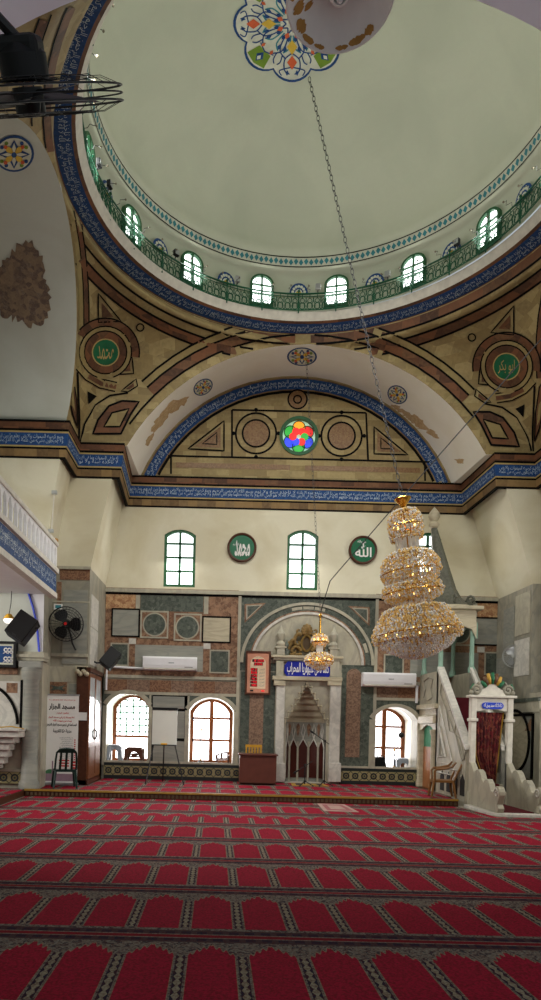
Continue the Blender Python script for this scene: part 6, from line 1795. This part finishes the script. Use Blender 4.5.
# scrolled cheek walls and the bottom step
def cheek(x, k, mat):
    pr = [(yG+.1, 0.06), (11.62, .06), (11.58, .14), (11.64, .2), (11.6, .28)]
    pr += [(11.67+.12*math.cos(q), .40+.12*math.sin(q)) for q in [-2.4-.5*i for i in range(8)]]
    pr += [(11.85, .40), (11.93, .42), (12.0, .54), (12.1, .61), (12.2, .60), (12.27, .54), (12.34, .60), (12.42, .71), (12.53, .76), (12.64, .74), (12.7, .69), (12.78, .76), (12.9, .87), (yG+.1, .88)]
    MB().prism(pr, -.055, .055, fs(x)).build('cheek_wall', mat, t, bevel=.015)
    MB().tube([(x-.06, 11.67+.09*(1-q/20)*math.cos(q*.5), .40+.09*(1-q/20)*math.sin(q*.5)) for q in range(17)], .012, 5).build('cheek_scroll', 'white_marble', t)
cheek(GX0+.05, 0, 'pale_marble'); cheek(GX1-.05, 1, 'pale_marble')
MB().prism([(GX0-.12, 12.88), (GX0-.12, 11.75), (GX0+.08, 11.5), (7.4, 11.5), (7.4, 13.1)], 0, .06, FLAT).build('bottom_step', 'white_marble', t, bevel=.012)
MB().box(GX0+.14, GX1-.14, 11.7, 13.3, .06, .075).build('step_carpet', 'red_carpet', t)
# repeats share a group
for nm, gp_ in (('calligraphy_roundel', 'green calligraphy roundels on the upper wall'), ('air_conditioner', 'air conditioners on the marble wall'), ('plastic_stool', 'plastic stools on the window sills'),
                ('microphone_stand', 'microphone stands by the niche and windows'), ('loudspeaker', 'tilted loudspeakers on brackets'), ('prayer_carpet', 'red niche carpets'), ('wall_fan', 'caged wall fans'),
                ('crystal_chandelier', 'crystal chandeliers'), ('plastic_chair', 'plastic chairs on the platform'), ('chain', 'chandelier chains')):
    for o in scene.objects:
        if o.parent is None and o.name.split('.')[0] == nm: o['group'] = gp_
# ================================================================= light and camera
w = bpy.data.worlds.new('world'); scene.world = w; w.use_nodes = True
w.node_tree.nodes['Background'].inputs[0].default_value = (.86, .95, 1, 1); w.node_tree.nodes['Background'].inputs[1].default_value = WORLD
def area(name, loc, target, sx, sy, power, col=(1, 1, 1)):
    l = bpy.data.lights.new(name, 'AREA'); l.shape = 'RECTANGLE'; l.size, l.size_y, l.energy, l.color = sx, sy, power, col
    o = bpy.data.objects.new(name, l); COL.objects.link(o); o.location = loc
    o.rotation_euler = (Vector(target)-Vector(loc)).to_track_quat('-Z', 'Z').to_euler(); o['kind'] = 'helper'; return o
for D, q_ in ((DA, 1), (DB, 1), (DC, .45)):
    a, b, zb, zs, zt = D
    area('window_daylight', ((a+b)/2, YW+.9, (zb+zt)/2), ((a+b)/2, YW-3, 0), (b-a)*.9, (zt-zb)*.9, LOWER*q_, (1, .97, .95))
for D in (V1, V2, V3):
    a, b, zb, zs, zt = D
    area('window_daylight', ((a+b)/2, YW-.06, (zb+zt)/2), ((a+b)/2, YW-4, 2.0), (b-a)*.9, (zt-zb)*.9, UPPER, (1, .98, .94))
for k in range(15):
    th = math.radians(13.3+24*k); v = Vector((math.sin(th), math.cos(th), 0))
    if v.y < -.25:
        area('drum_daylight', Vector((DX, CY, RZ+.62))+v*3.55, Vector((1.9-v.x*1.2, YW-1.2, 1.6)), .42, .55, NEAR, (1, .98, .93)).data.spread = math.radians(100)
    area('drum_daylight', Vector((DX, CY, RZ+.6))+v*3.6, Vector((DX, CY, RZ+DRUM_AIM))-v*1.5, .4, .55, DRUM, (.98, 1, .95))
cam = bpy.data.cameras.new('camera'); co = bpy.data.objects.new('camera', cam); COL.objects.link(co)
cam.sensor_fit = 'AUTO'; cam.sensor_width = 36; cam.lens = F*36/1000
cam.shift_x = (270.5-VX)/1000; cam.shift_y = (VY-500)/1000
co.matrix_world = Matrix.Translation((0, 0, EYE)) @ Matrix.Rotation(PI/2, 4, 'X') @ Matrix.Rotation(ROLL, 4, 'Z')
cam.clip_start = .05
scene.camera = co
for nm, loc, tg, p_ in (('left_hall_fill', (-8.7, 9.6, 3.6), (2, 12.5, 2.5), SIDE), ('right_hall_fill', (10.7, 9.6, 3.6), (1.5, 13, 2.5), SIDE), ('left_hall_fill', (-8.7, 12.0, 3.6), (-2.5, 10.5, 4.5), SIDE*.1)):
    area(nm, loc, tg, 1.6, 2.6, p_, (1, .97, .92)).data.spread = math.radians(105)  # unseen area lights added to brighten the left hall, front wall and floor
vs = scene.view_settings
vs.view_transform = 'Standard'; vs.look = 'None'; vs.gamma = 1; vs.use_curve_mapping = False; vs.exposure = EXPO
scene.cycles.use_denoising = True
scene.cycles.max_bounces = 8; scene.cycles.diffuse_bounces = 5; scene.cycles.sample_clamp_indirect = 4
